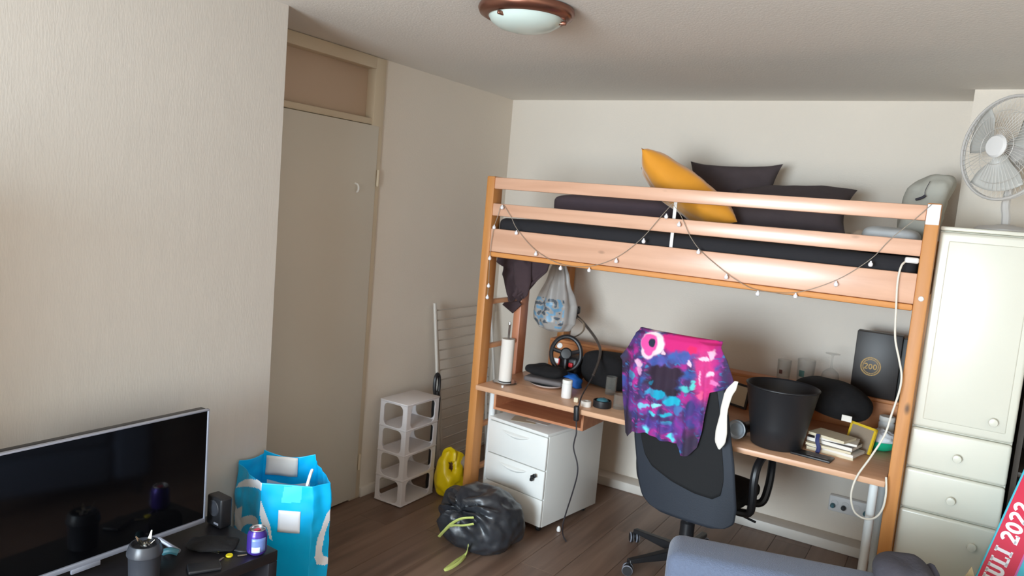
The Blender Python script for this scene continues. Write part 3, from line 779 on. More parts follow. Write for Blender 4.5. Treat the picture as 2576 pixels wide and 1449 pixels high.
for k in range(3):
    mb = MB(); a0_ = 2 * PI * k / 3 + .5
    def bl(s, t, a0_=a0_):
        r = .025 + .155 * t; wdt = .30 + .75 * math.sin(min(1, t * 1.15) * PI * .62)
        a = a0_ + (s - .5) * wdt * 1.25
        return FX @ Vector((r * math.cos(a), r * math.sin(a), .012 - .045 * (s - .5)))
    mb.grid(bl, 10, 12); mb.build('blade', 'fanblade', fan, smooth=80, solid=.002)

# added dark shelved unit, stands in for the shaded gap right of the cupboard
bc = thing('shade_filler', 'dark shelved filler added for the shaded gap right of the cream cupboard', 'shade_filler', (.50, 3.9, 0))
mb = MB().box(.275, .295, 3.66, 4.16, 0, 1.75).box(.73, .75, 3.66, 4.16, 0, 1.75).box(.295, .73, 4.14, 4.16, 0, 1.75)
mb.build('carcass', 'gap_shade', bc)
for z in (.02, .42, .82, 1.22, 1.73): B(.295, .73, 3.67, 4.14, z, z + .02, .002).build('shelf', 'gap_shade', bc)

# ------------------------------------------------------------------ ceiling lamp
lp = thing('ceiling_lamp', 'round frosted ceiling lamp with a copper ring', 'ceiling lamp', (-1.485, 2.425, CZ))
LC = (-1.485, 2.425, CZ)
MB().lathe([(.150, 0), (.174, -.004), (.178, -.016), (.170, -.032), (.146, -.044), (.136, -.040)], LC, 56, cap=False).build('ring', 'copper', lp, smooth=60)
MB().lathe([(.140, -.036), (.128, -.056), (.10, -.074), (.06, -.085), (.02, -.089), (0, -.089)], LC, 48).build('shade', 'frost', lp, smooth=60)
for a in (20, 140, 260):
    c = Vector(LC) + Vector((.139 * math.cos(math.radians(a)), .139 * math.sin(math.radians(a)), -.052))
    MB().rbox(-.018, .012, -.006, .006, -.007, .007, .004, 3, X=RZ(a, c)).build('clip', 'copper', lp)

# ------------------------------------------------------------------ left: stand, television, bag
TA = math.radians(-4)
TX = Matrix.Translation((-1.89, 1.75, 0)) @ Matrix.Rotation(TA, 4, 'Z')      # x = room side, -y = towards camera
st = thing('tv_stand', 'low black-brown television stand along the left wall', 'tv stand', tuple(TX @ Vector((-.2, -.6, 0))))
MB().rbox(-.40, 0, -1.25, 0, .462, .5, .003, 2, X=TX).build('top', 'tvstand', st)
MB().rbox(-.40, 0, -1.25, 0, .0, .05, .003, 2, X=TX).build('bottom', 'tvstand', st)
for y0 in (-.036, -.64, -1.25): MB().rbox(-.40, 0, y0, y0 + .036, .05, .462, .003, 2, X=TX).build('upright', 'tvstand', st)
MB().rbox(-.39, -.01, -.605, -.036, .25, .27, .002, 2, X=TX).build('shelf', 'tvstand', st)
MB().box(-.40, -.39, -1.25, 0, .05, .462, X=TX).build('back_panel', 'tvstand', st)

VX = Matrix.Translation((-2.2, 1.687, .5)) @ Matrix.Rotation(math.radians(-.5), 4, 'Z')
tv = thing('television', 'flat television with thin silver bezel on the black stand', 'television', tuple(VX @ Vector((0, -.4, 0))))
MB().rbox(-.045, -.006, -.80, 0, .03, .445, .006, 2, X=VX).build('casing', 'black', tv)
MB().rbox(-.006, -.001, -.794, -.006, .046, .439, .001, 1, X=VX).build('screen', 'screen', tv)
mb = MB()
mb.rbox(-.012, .004, -.80, 0, .028, .045, .003, 2, X=VX).rbox(-.012, .003, -.007, 0, .03, .446, .002, 2, X=VX).rbox(-.012, .003, -.80, -.793, .03, .446, .002, 2, X=VX).rbox(-.012, .003, -.80, 0, .4395, .446, .002, 2, X=VX)
mb.build('bezel', 'silver', tv)
MB().rbox(-.004, .006, -.47, -.38, .014, .029, .002, 2, X=VX).build('badge', 'silver', tv, label='small silver badge under the bezel')
for y0, dy in ((-.18, .03), (-.66, -.03)):
    MB().tube([VX @ Vector((.0, y0, .03)), VX @ Vector((.05, y0 + dy * .4, .015)), VX @ Vector((.09, y0 + dy * .6, .007))], .007, 8, 4).tube([VX @ Vector((-.03, y0, .03)), VX @ Vector((-.07, y0 + dy * .4, .018)), VX @ Vector((-.11, y0 + dy, .007))], .007, 8, 4).build('foot', 'silver', tv)

# loudspeaker behind the television
sp = thing('loudspeaker', 'small black loudspeaker behind the right edge of the television', 'speaker', tuple(TX @ Vector((-.310, -.02, .5))))
MB().rbox(-.350, -.262, -.050, -.002, .501, .612, .008, 3, X=TX).build('cabinet', 'black', sp)
MB().lathe([(.030, 0), (.028, .003), (.02, .001), (.008, .004), (0, .004)], (0, 0, 0), 22, X=TX @ axis_matrix((-.306, -.0505, .570), (0, -1, 0))).build('cone', 'grey_cup', sp)
MB().rbox(-.300, -.274, -.0525, -.0495, .513, .521, .001, 1, X=TX).build('badge', 'silver', sp, label='small silver badge')

# blue shopping bag on the floor past the end of the stand
bg = thing('shopping_bag', 'bright blue shopping bag with white swirls beside the television stand', 'bag', (-2.2, 2.08, 0))
ring = [(-2.207, 1.945), (-2.040, 2.050), (-2.022, 2.125), (-2.246, 2.262), (-2.438, 2.150), (-2.436, 2.020)]
segs = []
tot = 0
for i in range(6):
    a, b = Vector(ring[i]), Vector(ring[(i + 1) % 6]); segs.append((tot, tot + (b - a).length, a, b)); tot += (b - a).length
def bag_seg(u):
    s = u * tot
    for i, (a0_, a1, A, Bv) in enumerate(segs):
        if s <= a1 + 1e-9: return i, (s - a0_) / (a1 - a0_), A, Bv
    return 5, 1., segs[5][2], segs[5][3]
BC = Vector((-2.2, 2.08))
def bag_top(i, f): return [.600, .600, .600, .628, .612, .600][i] + ([.0, .0, .0, -.012, -.004, -.004][i]) * math.sin(PI * f) * 2
def bag_pt(u, v):
    i, f, A, Bv = bag_seg(u)
    z = bag_top(i, f) * v
    p = A.lerp(Bv, f)
    k = 1 + .05 * math.sin(PI * v) - .10 * max(0, .25 - v) * 2
    nrm = (Bv - A).normalized(); nrm = Vector((nrm.y, -nrm.x))
    amp = .010 if i != 0 else .003
    off = (amp * nz((p.x * 9, p.y * 9, z * 7), 1, 3) + .6 * amp * nz((p.x * 22, p.y * 22, z * 18), 1, 6))
    q = BC + (p - BC) * k + nrm * off
    q.x = max(q.x, -3.052)
    return Vector((q.x, q.y, max(z, .002)))
h_poly = [(175, 650), (225, 725), (300, 650), (300, 800), (345, 760), (400, 745), (450, 755), (487, 790), (487, 920), (428, 925), (425, 880), (395, 852), (355, 862), (315, 905), (288, 980), (190, 945), (205, 885)]
arc_poly = [(195, 470), (225, 390), (290, 325), (370, 300), (520, 320), (518, 455), (480, 425), (420, 402), (350, 400), (280, 420), (230, 445)]
w_poly = [(486, 650), (508, 600), (560, 740), (625, 905), (655, 1085), (625, 1060), (590, 930), (545, 925), (500, 760)]
r_poly = [(1280, 690), (1275, 800), (1215, 980), (1190, 1100), (1170, 1210), (1190, 1280), (1240, 1310), (1275, 1290), (1280, 1370), (1200, 1405), (1120, 1380), (1095, 1290), (1110, 1150), (1140, 1020), (1190, 860), (1230, 760)]
cy_poly = [(765, 445), (965, 450), (950, 640), (735, 632)]
def bag_m(u, v):
    i, f, A, Bv = bag_seg(u)
    dz = (bag_top(i, f) * (1 - v)) * 2950
    if i == 5:                                   # left panel, L -> near left corner
        x, y = 190 + f * 320, 215 + dz + (f - .3) * 190
        return 1 if inside(x, y, h_poly) or inside(x, y, arc_poly) else 0
    if i == 0:
        x, y = 512 + f * 575 - dz * .02, 400 + dz + f * 50
        if inside(x, y, w_poly): return 1
        return 2 if inside(x, y, cy_poly) else 0
    if i == 1:
        x, y = 1088 + f * 195 - dz * .05, 430 + dz - f * 30
        return 1 if inside(x, y, r_poly) else 0
    if i == 3 and .1 < f < .9 and .3 < v < .8: return 1
    return 0
MB().grid(bag_pt, 330, 150, cu=True, mfn=bag_m).build('bag_body', ['blue_bag', 'bag_white', 'bag_cyan'], bg, smooth=70, solid=.0015)
mb = MB().add([tuple(bag_pt(k / 60, 0) + Vector((0, 0, .002))) for k in range(60)], [tuple(range(60))])
mb.build('bag_bottom', 'blue_bag', bg)
def onpanel(i, f, z, off):
    A, Bv = Vector(ring[i]), Vector(ring[(i + 1) % 6]); n = (Bv - A).normalized(); n = Vector((n.y, -n.x))
    u = (segs[i][0] + f * (segs[i][1] - segs[i][0])) / tot
    p = bag_pt(u, z / bag_top(i, f)); return p + Vector((n.x, n.y, 0)) * off
MB().grid(lambda a, b: onpanel(0, .36 + .42 * a, .498 - .088 * b, .0035), 8, 6).build('label', 'bag_white', bg, smooth=60, solid=.001, label='square white printed label')
MB().grid(lambda a, b: onpanel(3, .33 + .60 * a, .605 - .085 * b, -.006), 8, 6).build('inner_label', 'paper', bg, smooth=60, solid=.001, label='white rectangle printed inside the bag')
MB().tube([onpanel(0, .86, .58, -.008), onpanel(0, .87, .60, -.012), onpanel(0, .90, .635, -.03), onpanel(0, .91, .648, -.05)], .006, 6, 4).build('handle', 'bag_white', bg)

# things lying on the stand
def onst(lx, ly, z=.5): return TX @ Vector((lx, ly, z))
c = Vector((-1.9142, 1.678, 0.501)); c = (-1.928, 1.690, .5)
can = thing('drink_can', 'purple drinks can with pale blue panel on the stand corner', 'can', c)
MB().lathe([(0, .001), (.024, .001), (.031, .007), (.033, .014), (.033, .066), (.030, .076), (.026, .083), (.026, .087)], c, 36, cap=False).build('can_body', 'purple_can', can)
MB().lathe([(.026, .086), (.025, .081), (0, .081)], c, 28, cap=False).lathe([(.026, .084), (.0275, .0865), (.026, .089), (.0245, .0865), (.026, .084)], c, 28, cap=False).build('lid', 'chrome', can)
MB().rbox(-.008, .008, -.012, .010, 0.082, .0845, .001, 1, X=Matrix.Translation(c)).build('ring_pull', 'pink', can)
def arcpatch(a0_, a1, z0, z1, r): return lambda a, b: (c[0] + r * math.cos(a0_ + (a1 - a0_) * a), c[1] + r * math.sin(a0_ + (a1 - a0_) * a), c[2] + z0 + (z1 - z0) * b)
ac = math.atan2(-1.69, 1.928)
MB().grid(arcpatch(ac - .55, ac + 1.0, .016, .064, .0335), 14, 4).build('print_panel', 'can_blue', can, smooth=60, solid=.0004)
MB().grid(arcpatch(ac - .5, ac + .35, .014, .034, .0341), 10, 3).build('price_label', 'can_label', can, smooth=60, solid=.0004)

c = (-2.0326, 1.3473, 0.5)
bl_ = thing('blender_cup', 'graphite blender cup with upturned steel blades at the stand front', 'blender', c)
MB().lathe([(0, .001), (.040, .001), (.044, .006), (.047, .085), (.052, .092), (.052, .098), (.046, .118), (.043, .124), (.039, .124), (.037, .108), (.0, .108)], c, 40, cap=False).build('cup', 'grey_cup', bl_)
MB().lathe([(.014, .108), (.014, .118), (.007, .122), (.007, .130), (0, .131)], c, 16).build('blade_hub', 'chrome', bl_)
for k in range(4):
    a = k * PI / 2 + .4; d = Vector((math.cos(a), math.sin(a), 0)); w = Vector((-d.y, d.x, 0)); cc = Vector(c)
    q = [cc + d * .006 + Vector((0, 0, .124)), cc + d * .022 + Vector((0, 0, .128)), cc + d * .032 + Vector((0, 0, .128 + (.024 if k % 2 else .012)))]
    mb = MB(); hw = (.005, .006, .002)
    vs = [tuple(q[i] + w * (s * hw[i])) for i in range(3) for s in (-1, 1)]
    mb.add(vs, [(0, 1, 3, 2), (2, 3, 5, 4)]); mb.build('blade', 'steel', bl_, smooth=0, solid=.0014)
c = Vector((-2.1341, 1.48, 0.5))
tag(MB().tube([c + Vector((0, 0, .012)), c + Vector((.02, .012, .02)), c + Vector((.035, .03, .012))], .011, 10, 6).build('lighter', 'teal', loc=tuple(c)), 'small slate-blue lighter right of the blender cup', 'lighter')
# crumpled black pouch and a bunch of keys with yellow caps
c = onst(-.17, -.14)
def pouch(d, ph, th):
    p = Vector((.085 * math.copysign(abs(d.x) ** .6, d.x), .055 * math.copysign(abs(d.y) ** .6, d.y), .013 + .013 * d.z))
    p.z += .008 * nz(p, 30, 3) ; p.z = max(p.z, .001)
    X = Matrix.Translation(c) @ Matrix.Rotation(math.radians(35), 4, 'Z')
    return X @ p
tag(MB().blob(pouch, 40, 14).build('pouch', 'black_soft', loc=tuple(c), smooth=80), 'crumpled flat black pouch in front of the loudspeaker', 'pouch')
kc = onst(-.085, -.13)
ky = thing('key_bunch', 'bunch of keys with yellow caps beside the purple can', 'keys', tuple(kc))
MB().lathe([(0, 0), (.011, 0), (.012, .003), (.011, .006), (0, .006)], tuple(kc + Vector((.012, -.012, .001))), 16).build('key_cap', 'keyyellow', ky)
MB().lathe([(0, 0), (.007, 0), (.007, .004), (0, .004)], tuple(kc + Vector((-.045, -.010, .001))), 12).build('key_cap', 'keyyellow', ky)
for dx, dy, a in ((.005, -.03, -70), (.03, .005, 60), (-.03, -.02, 200)):
    MB().rbox(0, .032, -.004, .004, .001, .003, .001, 1, X=RZ(a, kc + Vector((dx, dy, 0)))).build('key', 'steel', ky)
MB().tube([kc + Vector((-.04, -.01, .004)), kc + Vector((-.02, .015, .006)), kc + Vector((.02, .03, .006)), kc + Vector((.04, .06, .005)), kc + Vector((.05, .10, .004))], .0035, 6).build('lanyard', 'black', ky)
c = onst(-.055, -.245)
tag(MB().rbox(-.05, .05, -.03, .03, .001, .012, .004, 3, X=RZ(60, c)).build('remote_control', 'black', loc=tuple(c)), 'black handset lying at the front edge of the stand', 'remote control')

# ------------------------------------------------------------------ shoe rack, vacuum tool, drying rack, yellow bag
rk = thing('shoe_rack', 'white plastic four-tier shoe rack standing by the door', 'rack', (-2.63, 3.375, 0))
X0, X1, Y0, Y1 = -2.722, -2.532, 3.228, 3.520
RH = .148
for k in range(5):
    z = .004 + k * RH * .985
    MB().rbox(X0 - .004, X1 + .004, Y0 - .004, Y1 + .006, z, z + .010, .004, 2).build('shelf', 'rack_pl', rk)
def side_frame(w, h, post, rail, r):
    # rectangle with a rounded opening, as quads between the outer and the inner loop
    outer = []; inner = []
    n = 8
    cs = [(w - post, h - rail, 0), (post, h - rail, 1), (post, rail, 2), (w - post, rail, 3)]
    oc = [(w, h), (0, h), (0, 0), (w, 0)]
    for (cx, cy, q), (ox, oy) in zip(cs, oc):
        sx = -1 if q in (0, 3) else 1; sy = -1 if q in (0, 1) else 1
        for k in range(n + 1):
            a = q * PI / 2 + k * PI / 2 / n
            inner.append((cx + sx * r + r * math.cos(a), cy + sy * r + r * math.sin(a)))
            t = k / n
            outer.append((ox, oy))
    return outer, inner
for k in range(4):
    z = .012 + k * RH * .985; h = RH * .985 - .008
    for (A, D, w, post) in (((X0, Y0), (1, 0), X1 - X0, .026), ((X0, Y1), (1, 0), X1 - X0, .026), ((X1, Y0), (0, 1), Y1 - Y0, .034), ((X0, Y0), (0, 1), Y1 - Y0, .034)):
        o_, i_ = side_frame(w, h, post, .004, .030)
        mb = MB(); n = len(i_)
        P3 = lambda p: (A[0] + D[0] * p[0], A[1] + D[1] * p[0], z + p[1])
        mb.add([P3(p) for p in o_] + [P3(p) for p in i_], [(q, (q + 1) % n, n + (q + 1) % n, n + q) for q in range(n)])
        mb.build('side_frame', 'rack_pl', rk, smooth=0, solid=.005)

tl = thing('handheld_sweeper', 'black long-handled tool with loop grip behind the shoe rack', 'tool', (-2.60, 3.585, 0))
MB().tube([(-2.600, 3.575, .58), (-2.602, 3.565, .62), (-2.604, 3.568, .68), (-2.606, 3.588, .705), (-2.606, 3.608, .685), (-2.604, 3.612, .63), (-2.600, 3.60, .58)], .011, 8, 5).build('loop_grip', 'black', tl)
MB().lathe([(.026, .002), (.028, .04), (.022, .10), (.020, .40), (.026, .48), (.026, .56), (.016, .60)], (-2.60, 3.588, 0), 18).build('shaft', 'black', tl)

dk = thing('drying_rack', 'folded pale metal clothes drying rack leaning on the wall', 'drying rack', (-2.70, 4.0, 0))
mb = MB()
def rkp(y, z, off=0): return (-2.675 - .10 * z / 1.1 + off, y, z)
mb2 = MB().tube([rkp(3.69, .01, .06), rkp(3.70, .55, .05), rkp(3.71, 1.105, .02)], .011, 8, 3).build('outer_frame', 'rackwire', dk)
MB().tube([rkp(4.36, .01, .06), rkp(4.35, .55, .05), rkp(4.34, 1.09, .02)], .011, 8, 3).build('outer_frame', 'rackwire', dk)
MB().tube([rkp(3.78, .01, .03), rkp(3.755, .55, .025), rkp(3.73, 1.08, .01)], .009, 8, 3).build('inner_frame', 'rackwire', dk)
MB().tube([rkp(4.28, .01, .03), rkp(4.29, .55, .025), rkp(4.30, 1.08, .01)], .009, 8, 3).build('inner_frame', 'rackwire', dk)
for k in range(16):
    z = 1.06 - k * .063
    MB().tube([rkp(3.74, z, .02), rkp(4.32, z, .02)], .0045, 6, 1).build('rung', 'rackrung', dk)

yb_ = thing('yellow_bag', 'yellow plastic carrier bag slumped on the floor by the shoe rack', 'bag', (-2.446, 3.575, 0))
def ybf(d, ph, th):
    p = Vector((-2.446 + .080 * math.copysign(abs(d.x) ** .8, d.x), 3.575 + .092 * math.copysign(abs(d.y) ** .8, d.y), .125 + .125 * math.copysign(abs(d.z) ** .8, d.z)))
    up = max(0, d.z)
    hole = math.exp(-((d - Vector((.55, -.60, .58)).normalized()).length / .34) ** 2)
    p += d * (.020 * nz(p, 12, 2) + .012 * nz(p, 28, 4) - .055 * hole)
    p.z += .045 * up * (math.sin(3 * ph) * .5 + .5)
    p.z = max(p.z, .002); return p
def ybm(ph, th):
    d = Vector((math.sin(th) * math.cos(ph), math.sin(th) * math.sin(ph), math.cos(th)))
    k = (d - Vector((.55, -.60, .58)).normalized()).length + .12 * nz(d, 6)
    return 1 if k < .27 else 0
MB().blob(ybf, 60, 40, mfn=ybm).build('bag_body', ['yellowbag', 'brownstuff'], yb_, smooth=70)
MB().tube([(-2.47, 3.53, .24), (-2.45, 3.515, .285), (-2.43, 3.53, .295), (-2.415, 3.545, .27), (-2.405, 3.53, .23)], .016, 8, 5, flat=(1, 1, 0)).build('handle', 'yellowbag', yb_)
MB().blob(lambda d, ph, th: Vector((-2.385, 3.645, .205)) + Vector((d.x * .045, d.y * .06, d.z * .04)) * (1 + .2 * nz(d, 3)), 20, 14).build('contents', 'strapbrown', yb_, smooth=70)

# black bin liner with lime drawstrings
tb = thing('bin_bag', 'knotted black bin bag with lime drawstrings on the floor', 'bin bag', (-1.99, 3.20, 0))
def tbf(d, ph, th):
    sg = lambda v, e: math.copysign(abs(v) ** e, v)
    p = Vector((-1.955 + .215 * sg(d.x, .85), 3.172 + .190 * sg(d.y, .85), .125 + .155 * sg(d.z, .8)))
    kn = Vector((-.18, -.80, .55)).normalized()
    ang = d.angle(kn)
    u = kn.orthogonal().normalized(); v = kn.cross(u); az = math.atan2(d.dot(v), d.dot(u))
    pl = math.cos(az * 9 + 2 * nz(d, 2, 1)) * math.exp(-((ang - .45) / .5) ** 2)
    p += d * (.022 * pl - .035 * math.exp(-(ang / .16) ** 2) + .022 * nz(p, 9, 2) + .012 * nz(p, 24, 5))
    if d.x < -.2 and d.y > -.3: p.z += .05 * (-d.x - .2) * max(0, d.z)
    p.z = max(p.z, .002); return p
MB().blob(tbf, 110, 70).build('bag_body', 'bagblack', tb, smooth=60)
MB().tube([(-1.8839, 2.985, 0.2172), (-1.9443, 2.965, 0.1996), (-2.0039, 2.97, 0.1533), (-2.055, 2.99, 0.0955), (-2.107, 3.02, 0.0373)], .0075, 8, 5, flat=(0, -.5, 1)).tube([(-1.8777, 2.98, 0.1882), (-1.9262, 2.96, 0.172), (-1.988, 2.965, 0.1515), (-2.036, 2.985, 0.1177)], .007, 8, 5, flat=(0, -.5, 1)).build('drawstring', 'lime', tb)
MB().tube([(-1.8868, 2.96, 0.0823), (-1.9235, 3.0019, 0.012), (-1.9223, 2.9257, 0.01), (-1.9166, 2.8458, 0.008), (-1.9118, 2.814, 0.006), (-1.9018, 2.8483, 0.006), (-1.8989, 2.9193, 0.012), (-1.91, 2.9751, 0.016)], .008, 8, 5, flat=(0, 0, 1)).build('drawstring', 'lime', tb)

# ------------------------------------------------------------------ things hanging in the left end of the bed
def garment(a, b):
    xs = interp(b, [(0, -2.33), (.3, -2.345), (.34, -2.29), (.6, -2.29), (1, -2.21)]); xe = interp(b, [(0, -1.985), (.35, -2.0), (.7, -2.08), (.9, -2.12), (1, -2.15)])
    x = xs + (xe - xs) * a
    y = 3.725 + .018 * math.sin(a * 14 + b * 3) * (.4 + b) + .012 * nz((a * 3, b * 3, 0), 2) - .03 * b
    z = 1.478 - b * (.225 + .05 * math.sin(a * PI)) - (.03 * math.sin(a * 9))*b
    if x < -2.19: y += .0
    return (x, y, z)
gm = thing('draped_garment', 'plum-brown crumpled garment hanging at the ladder end of the bed', 'garment', (-2.15, 3.725, 1.48))
MB().grid(garment, 44, 30).build('body', 'brown_cloth', gm, smooth=80, solid=.012)
def sleeve(a, b):
    an = 2 * PI * a; r = interp(b, [(0, .02), (.15, .055), (.6, .05), (.9, .03), (1, .004)])
    return (-2.15 + .03 * b + r * math.cos(an) * 1.1, 3.69 + r * .45 * math.sin(an), 1.46 - .23 * b + .01 * math.sin(an * 3))
MB().grid(sleeve, 24, 20, cu=True).build('sleeve', 'brown_cloth', gm, smooth=80)
MB().add([(-2.3216, 3.8, 1.1533), (-2.1789, 3.78, 1.175), (-2.2449, 3.8, 1.1117), (-2.2562, 3.8, 1.2246)], [(0, 2, 1), (0, 1, 3)]).build('hem_corner', 'brown_cloth', gm, solid=.006, smooth=0)

pb = thing('plastic_bag', 'translucent carrier bag with blue print hanging under the bed', 'bag', (-2.05, 4.05, 1.38))
def pbf(a, b):
    an = 2 * PI * a
    cx = interp(b, [(0, -2.10), (1, -2.095)]); w = interp(b, [(0, .03), (.3, .075), (.6, .135), (.85, .135), (.96, .10), (1, .02)])
    p = Vector((cx + w * math.cos(an), 4.06 + w * .55 * math.sin(an), 1.43 - .43 * b))
    p += Vector((math.cos(an), math.sin(an), 0)) * (.014 * math.sin(an * 7 + b * 2) * (1 - b * .5) + .010 * nz(p, 14, 2))
    return p
def pbm(a, b):
    if not .55 < a < .99: return 0
    if .52 < b < .93 and .55 < a < .86:
        n = nz((a * 26, b * 16, 0), 1, 4)
        return 1 if n > .12 else (2 if n < -.28 else 0)
    return 0
MB().grid(pbf, 150, 100, cu=True, mfn=pbm).build('bag_body', ['poly', 'poly_print', 'poly_dark'], pb, smooth=80)
MB().tube([(-1.9195, 4.02, 1.1137), (-1.8734, 4, 1.0938), (-1.8689, 4, 1.0516), (-1.8992, 4, 1.0155), (-1.9569, 4.02, 0.9893), (-2.0284, 4.05, 0.9816)], .010, 8, 5, flat=(0, 1, 0)).build('strap', 'strapbrown', pb)

cl = thing('clip_lamp', 'black gooseneck clip light on a cord hanging by the bed corner', 'lamp', (-2.0408, 4.2, 1.105))
MB().rbox(-.032, .032, -.022, .022, -.022, .022, .010, 3, X=RZ(25, (-2.0387, 4.18, 1.1019))).rbox(-.018, .018, -.03, .03, -.01, .035, .008, 3, X=RZ(20, (-2.0079, 4.18, 1.1241))).build('clamp', 'black', cl)
MB().tube([(-2.13, 4.28, 1.219), (-2.087, 4.24, 1.1662), (-2.0202, 4.18, 1.1097), (-1.9296, 4.12, 1.0742), (-1.8182, 4.03, 1.0281), (-1.7383, 3.95, 0.9889), (-1.6949, 3.88, 0.954), (-1.6683, 3.8, 0.9124), (-1.6365, 3.68, 0.869)], [.009, .009, .0085, .008, .007], 8, 6).build('gooseneck', 'goose', cl)
MB().tube([(-1.6365, 3.68, 0.869), (-1.5968, 3.52, 0.8376), (-1.5654, 3.4, 0.8125), (-1.5553, 3.36, 0.7767), (-1.5601, 3.355, 0.7192), (-1.5497, 3.35, 0.6445), (-1.5548, 3.35, 0.6082), (-1.5565, 3.35, 0.5603), (-1.529, 3.35, 0.4906), (-1.5225, 3.35, 0.43), (-1.5483, 3.37, 0.3232), (-1.5869, 3.4, 0.1966), (-1.6077, 3.42, 0.1191), (-1.6464, 3.5144, 0.02), (-1.6084, 3.4807, 0.006)], .0038, 8, 6).build('cord', 'cord_black', cl)
MB().rbox(-.014, .014, -.011, .011, -.040, .040, .009, 3, X=Matrix.Translation((-1.5622, 3.355, 0.7393)) @ Matrix.Rotation(math.radians(-4), 4, 'Y')).build('inline_switch', 'black', cl)
tag(MB().lathe([(0, 0), (.010, .002), (.012, .010), (.010, .022), (.005, .030), (0, .031)], (-1.7016, 3.5723, 0.001), 16).build('plug', 'white_pl', loc=(-1.7026, 3.5744, 0)), 'small white plug lying on the floor in front of the pedestal', 'plug')

# ------------------------------------------------------------------ things on the desk, left of the chair
DZ = .755
c = (-2.1153, 3.559, 0.756)
pt = thing('paper_towel_holder', 'white kitchen roll on an upright steel holder at the desk end', 'paper towel', c)
MB().lathe([(0, 0), (.068, 0), (.070, .004), (.066, .008), (0, .010)], c, 32).build('base', 'chrome', pt)
MB().lathe([(.006, .01), (.006, .325), (.009, .33), (.006, .345), (0, .346)], c, 12).build('rod', 'chrome', pt)
MB().lathe([(.018, .012), (.037, .012), (.0375, .25), (.018, .25)], c, 30).build('roll', 'paper', pt)
MB().lathe([(.006, 0), (.007, .012), (0, .014)], (-2.0588, 3.4434, 0.757), 12).build('foot', 'white_pl', pt)

c = (-1.9036, 3.6396, 0.7555); c = (c[0], c[1] + .035, c[2])
tag(MB().lathe([(0, .004), (.06, .004), (.08, .010), (.104, .022), (.105, .0235), (.102, .0235), (.078, .0125), (.058, .0075), (0, .0075)], c, 44, cap=False).build('plate', 'plate', loc=c), 'white dinner plate under the grey slab on the desk', 'plate')
cs = (c[0] - .01, c[1] + .015, c[2] + .024)
tag(MB().rbox(-.115, .115, -.085, .085, .0, .030, .012, 3, X=RZ(6, cs)).build('grey_case', 'greyslab', loc=cs), 'dark grey flat case lying on the white plate', 'case')
cb2 = (cs[0] - .0, cs[1] + .01, cs[2] + .0305)
def bgar(d, ph, th):
    p = Vector((cb2[0] + .125 * math.copysign(abs(d.x) ** .6, d.x) - .02, cb2[1] + .075 * math.copysign(abs(d.y) ** .6, d.y), cb2[2] + .028 + .028 * d.z))
    p.z += .012 * nz(p, 16, 3); p.x += .015 * nz(p, 14, 1); p.z = max(p.z, cb2[2]); return p
tag(MB().blob(bgar, 44, 18).build('glove_pile', 'black_soft', loc=cb2, smooth=80), 'rumpled black cloth lying on the grey case', 'cloth')

# toy-size steering wheel on its clamp, box behind
wc = Vector((-1.8996, 3.86, 0.9201))
sw = thing('steering_wheel', 'black gaming steering wheel standing on the desk behind the plate', 'steering wheel', (wc.x, wc.y + .04, DZ))
WX = axis_matrix(wc, (.42, -.88, .22))
ring_ = [WX @ Vector((.086 * math.cos(a * PI / 18), .100 * math.sin(a * PI / 18), 0)) for a in range(36)]
MB().tube(ring_, .0125, 10, 1, True).build('rim', 'black', sw)
mb = MB().lathe([(0, -.02), (.034, -.018), (.036, .006), (.028, .014), (0, .016)], (0, 0, 0), 24, X=WX)
for a in (15, 165, 270):
    v = Vector((math.cos(math.radians(a)), math.sin(math.radians(a)), 0))
    mb.tube([WX @ (v * .02), WX @ (v * .055 + Vector((0, 0, -.004))), WX @ (v * .092)], .012, 8, 3)
mb.build('spokes', 'black', sw)
MB().lathe([(0, .0), (.017, 0), (.016, .006), (0, .008)], (0, 0, 0), 18, X=WX @ Matrix.Translation((-.042, .045, -.03))).build('badge', 'white_pl', sw)
MB().rbox(wc.x - .065, wc.x + .065, wc.y + .02, wc.y + .15, DZ + .001, DZ + .145, .02, 3).build('base_unit', 'black', sw)
MB().rbox(wc.x - .085, wc.x - .030, wc.y - .03, wc.y - .02, DZ + .105, DZ + .135, .004, 2, X=None).build('sticker', 'white_pl', sw)
MB().rbox(wc.x - .030, wc.x - .024, wc.y - .032, wc.y - .019, DZ + .10, DZ + .137, .003, 2).rbox(wc.x + .02, wc.x + .045, wc.y - .0, wc.y + .021, DZ + .09, DZ + .115, .004, 2).build('accent', 'red', sw)
bb = Vector((-1.6701, 3.7771, 0.757))
def bagb(d, ph, th):
    sg = lambda v, e: math.copysign(abs(v) ** e, v)
    p = Vector((bb.x - .01 + .14 * sg(d.x, .5), bb.y + .20 + .105 * sg(d.y, .5), DZ + .10 + .10 * sg(d.z, .5)))
    p.x -= .02 * d.z; p += d * (.016 * nz(p, 10, 1)); p.z = max(p.z, DZ + .001); return p
tag(MB().blob(bagb, 44, 24).build('black_bag', 'black_soft', loc=(bb.x, bb.y + .2, DZ), smooth=70), 'soft black bag standing on the desk right of the steering wheel', 'bag')
c = Vector((-1.809, 3.7864, 0.757))
def p0(d): return -.05 * d.x
def bluec(d, ph, th):
    p = Vector((c.x + .056 * math.copysign(abs(d.x) ** .5, d.x), c.y + .035 * d.y, DZ + .036 + .036 * math.copysign(abs(d.z) ** .5, d.z) + .3 * (p0(d)))); p += d * .014 * nz(p, 30); p.z = max(p.z, DZ + .001); return p
tag(MB().blob(bluec, 30, 18).build('blue_cloth', 'blue', loc=(c.x, c.y, DZ), smooth=70), 'bright blue cloth bundled behind the white pill bottle', 'cloth')
c = (-1.7167, 3.5382, 0.756)
pbt = thing('pill_bottle', 'small white cylindrical bottle near the front desk edge', 'bottle', c)
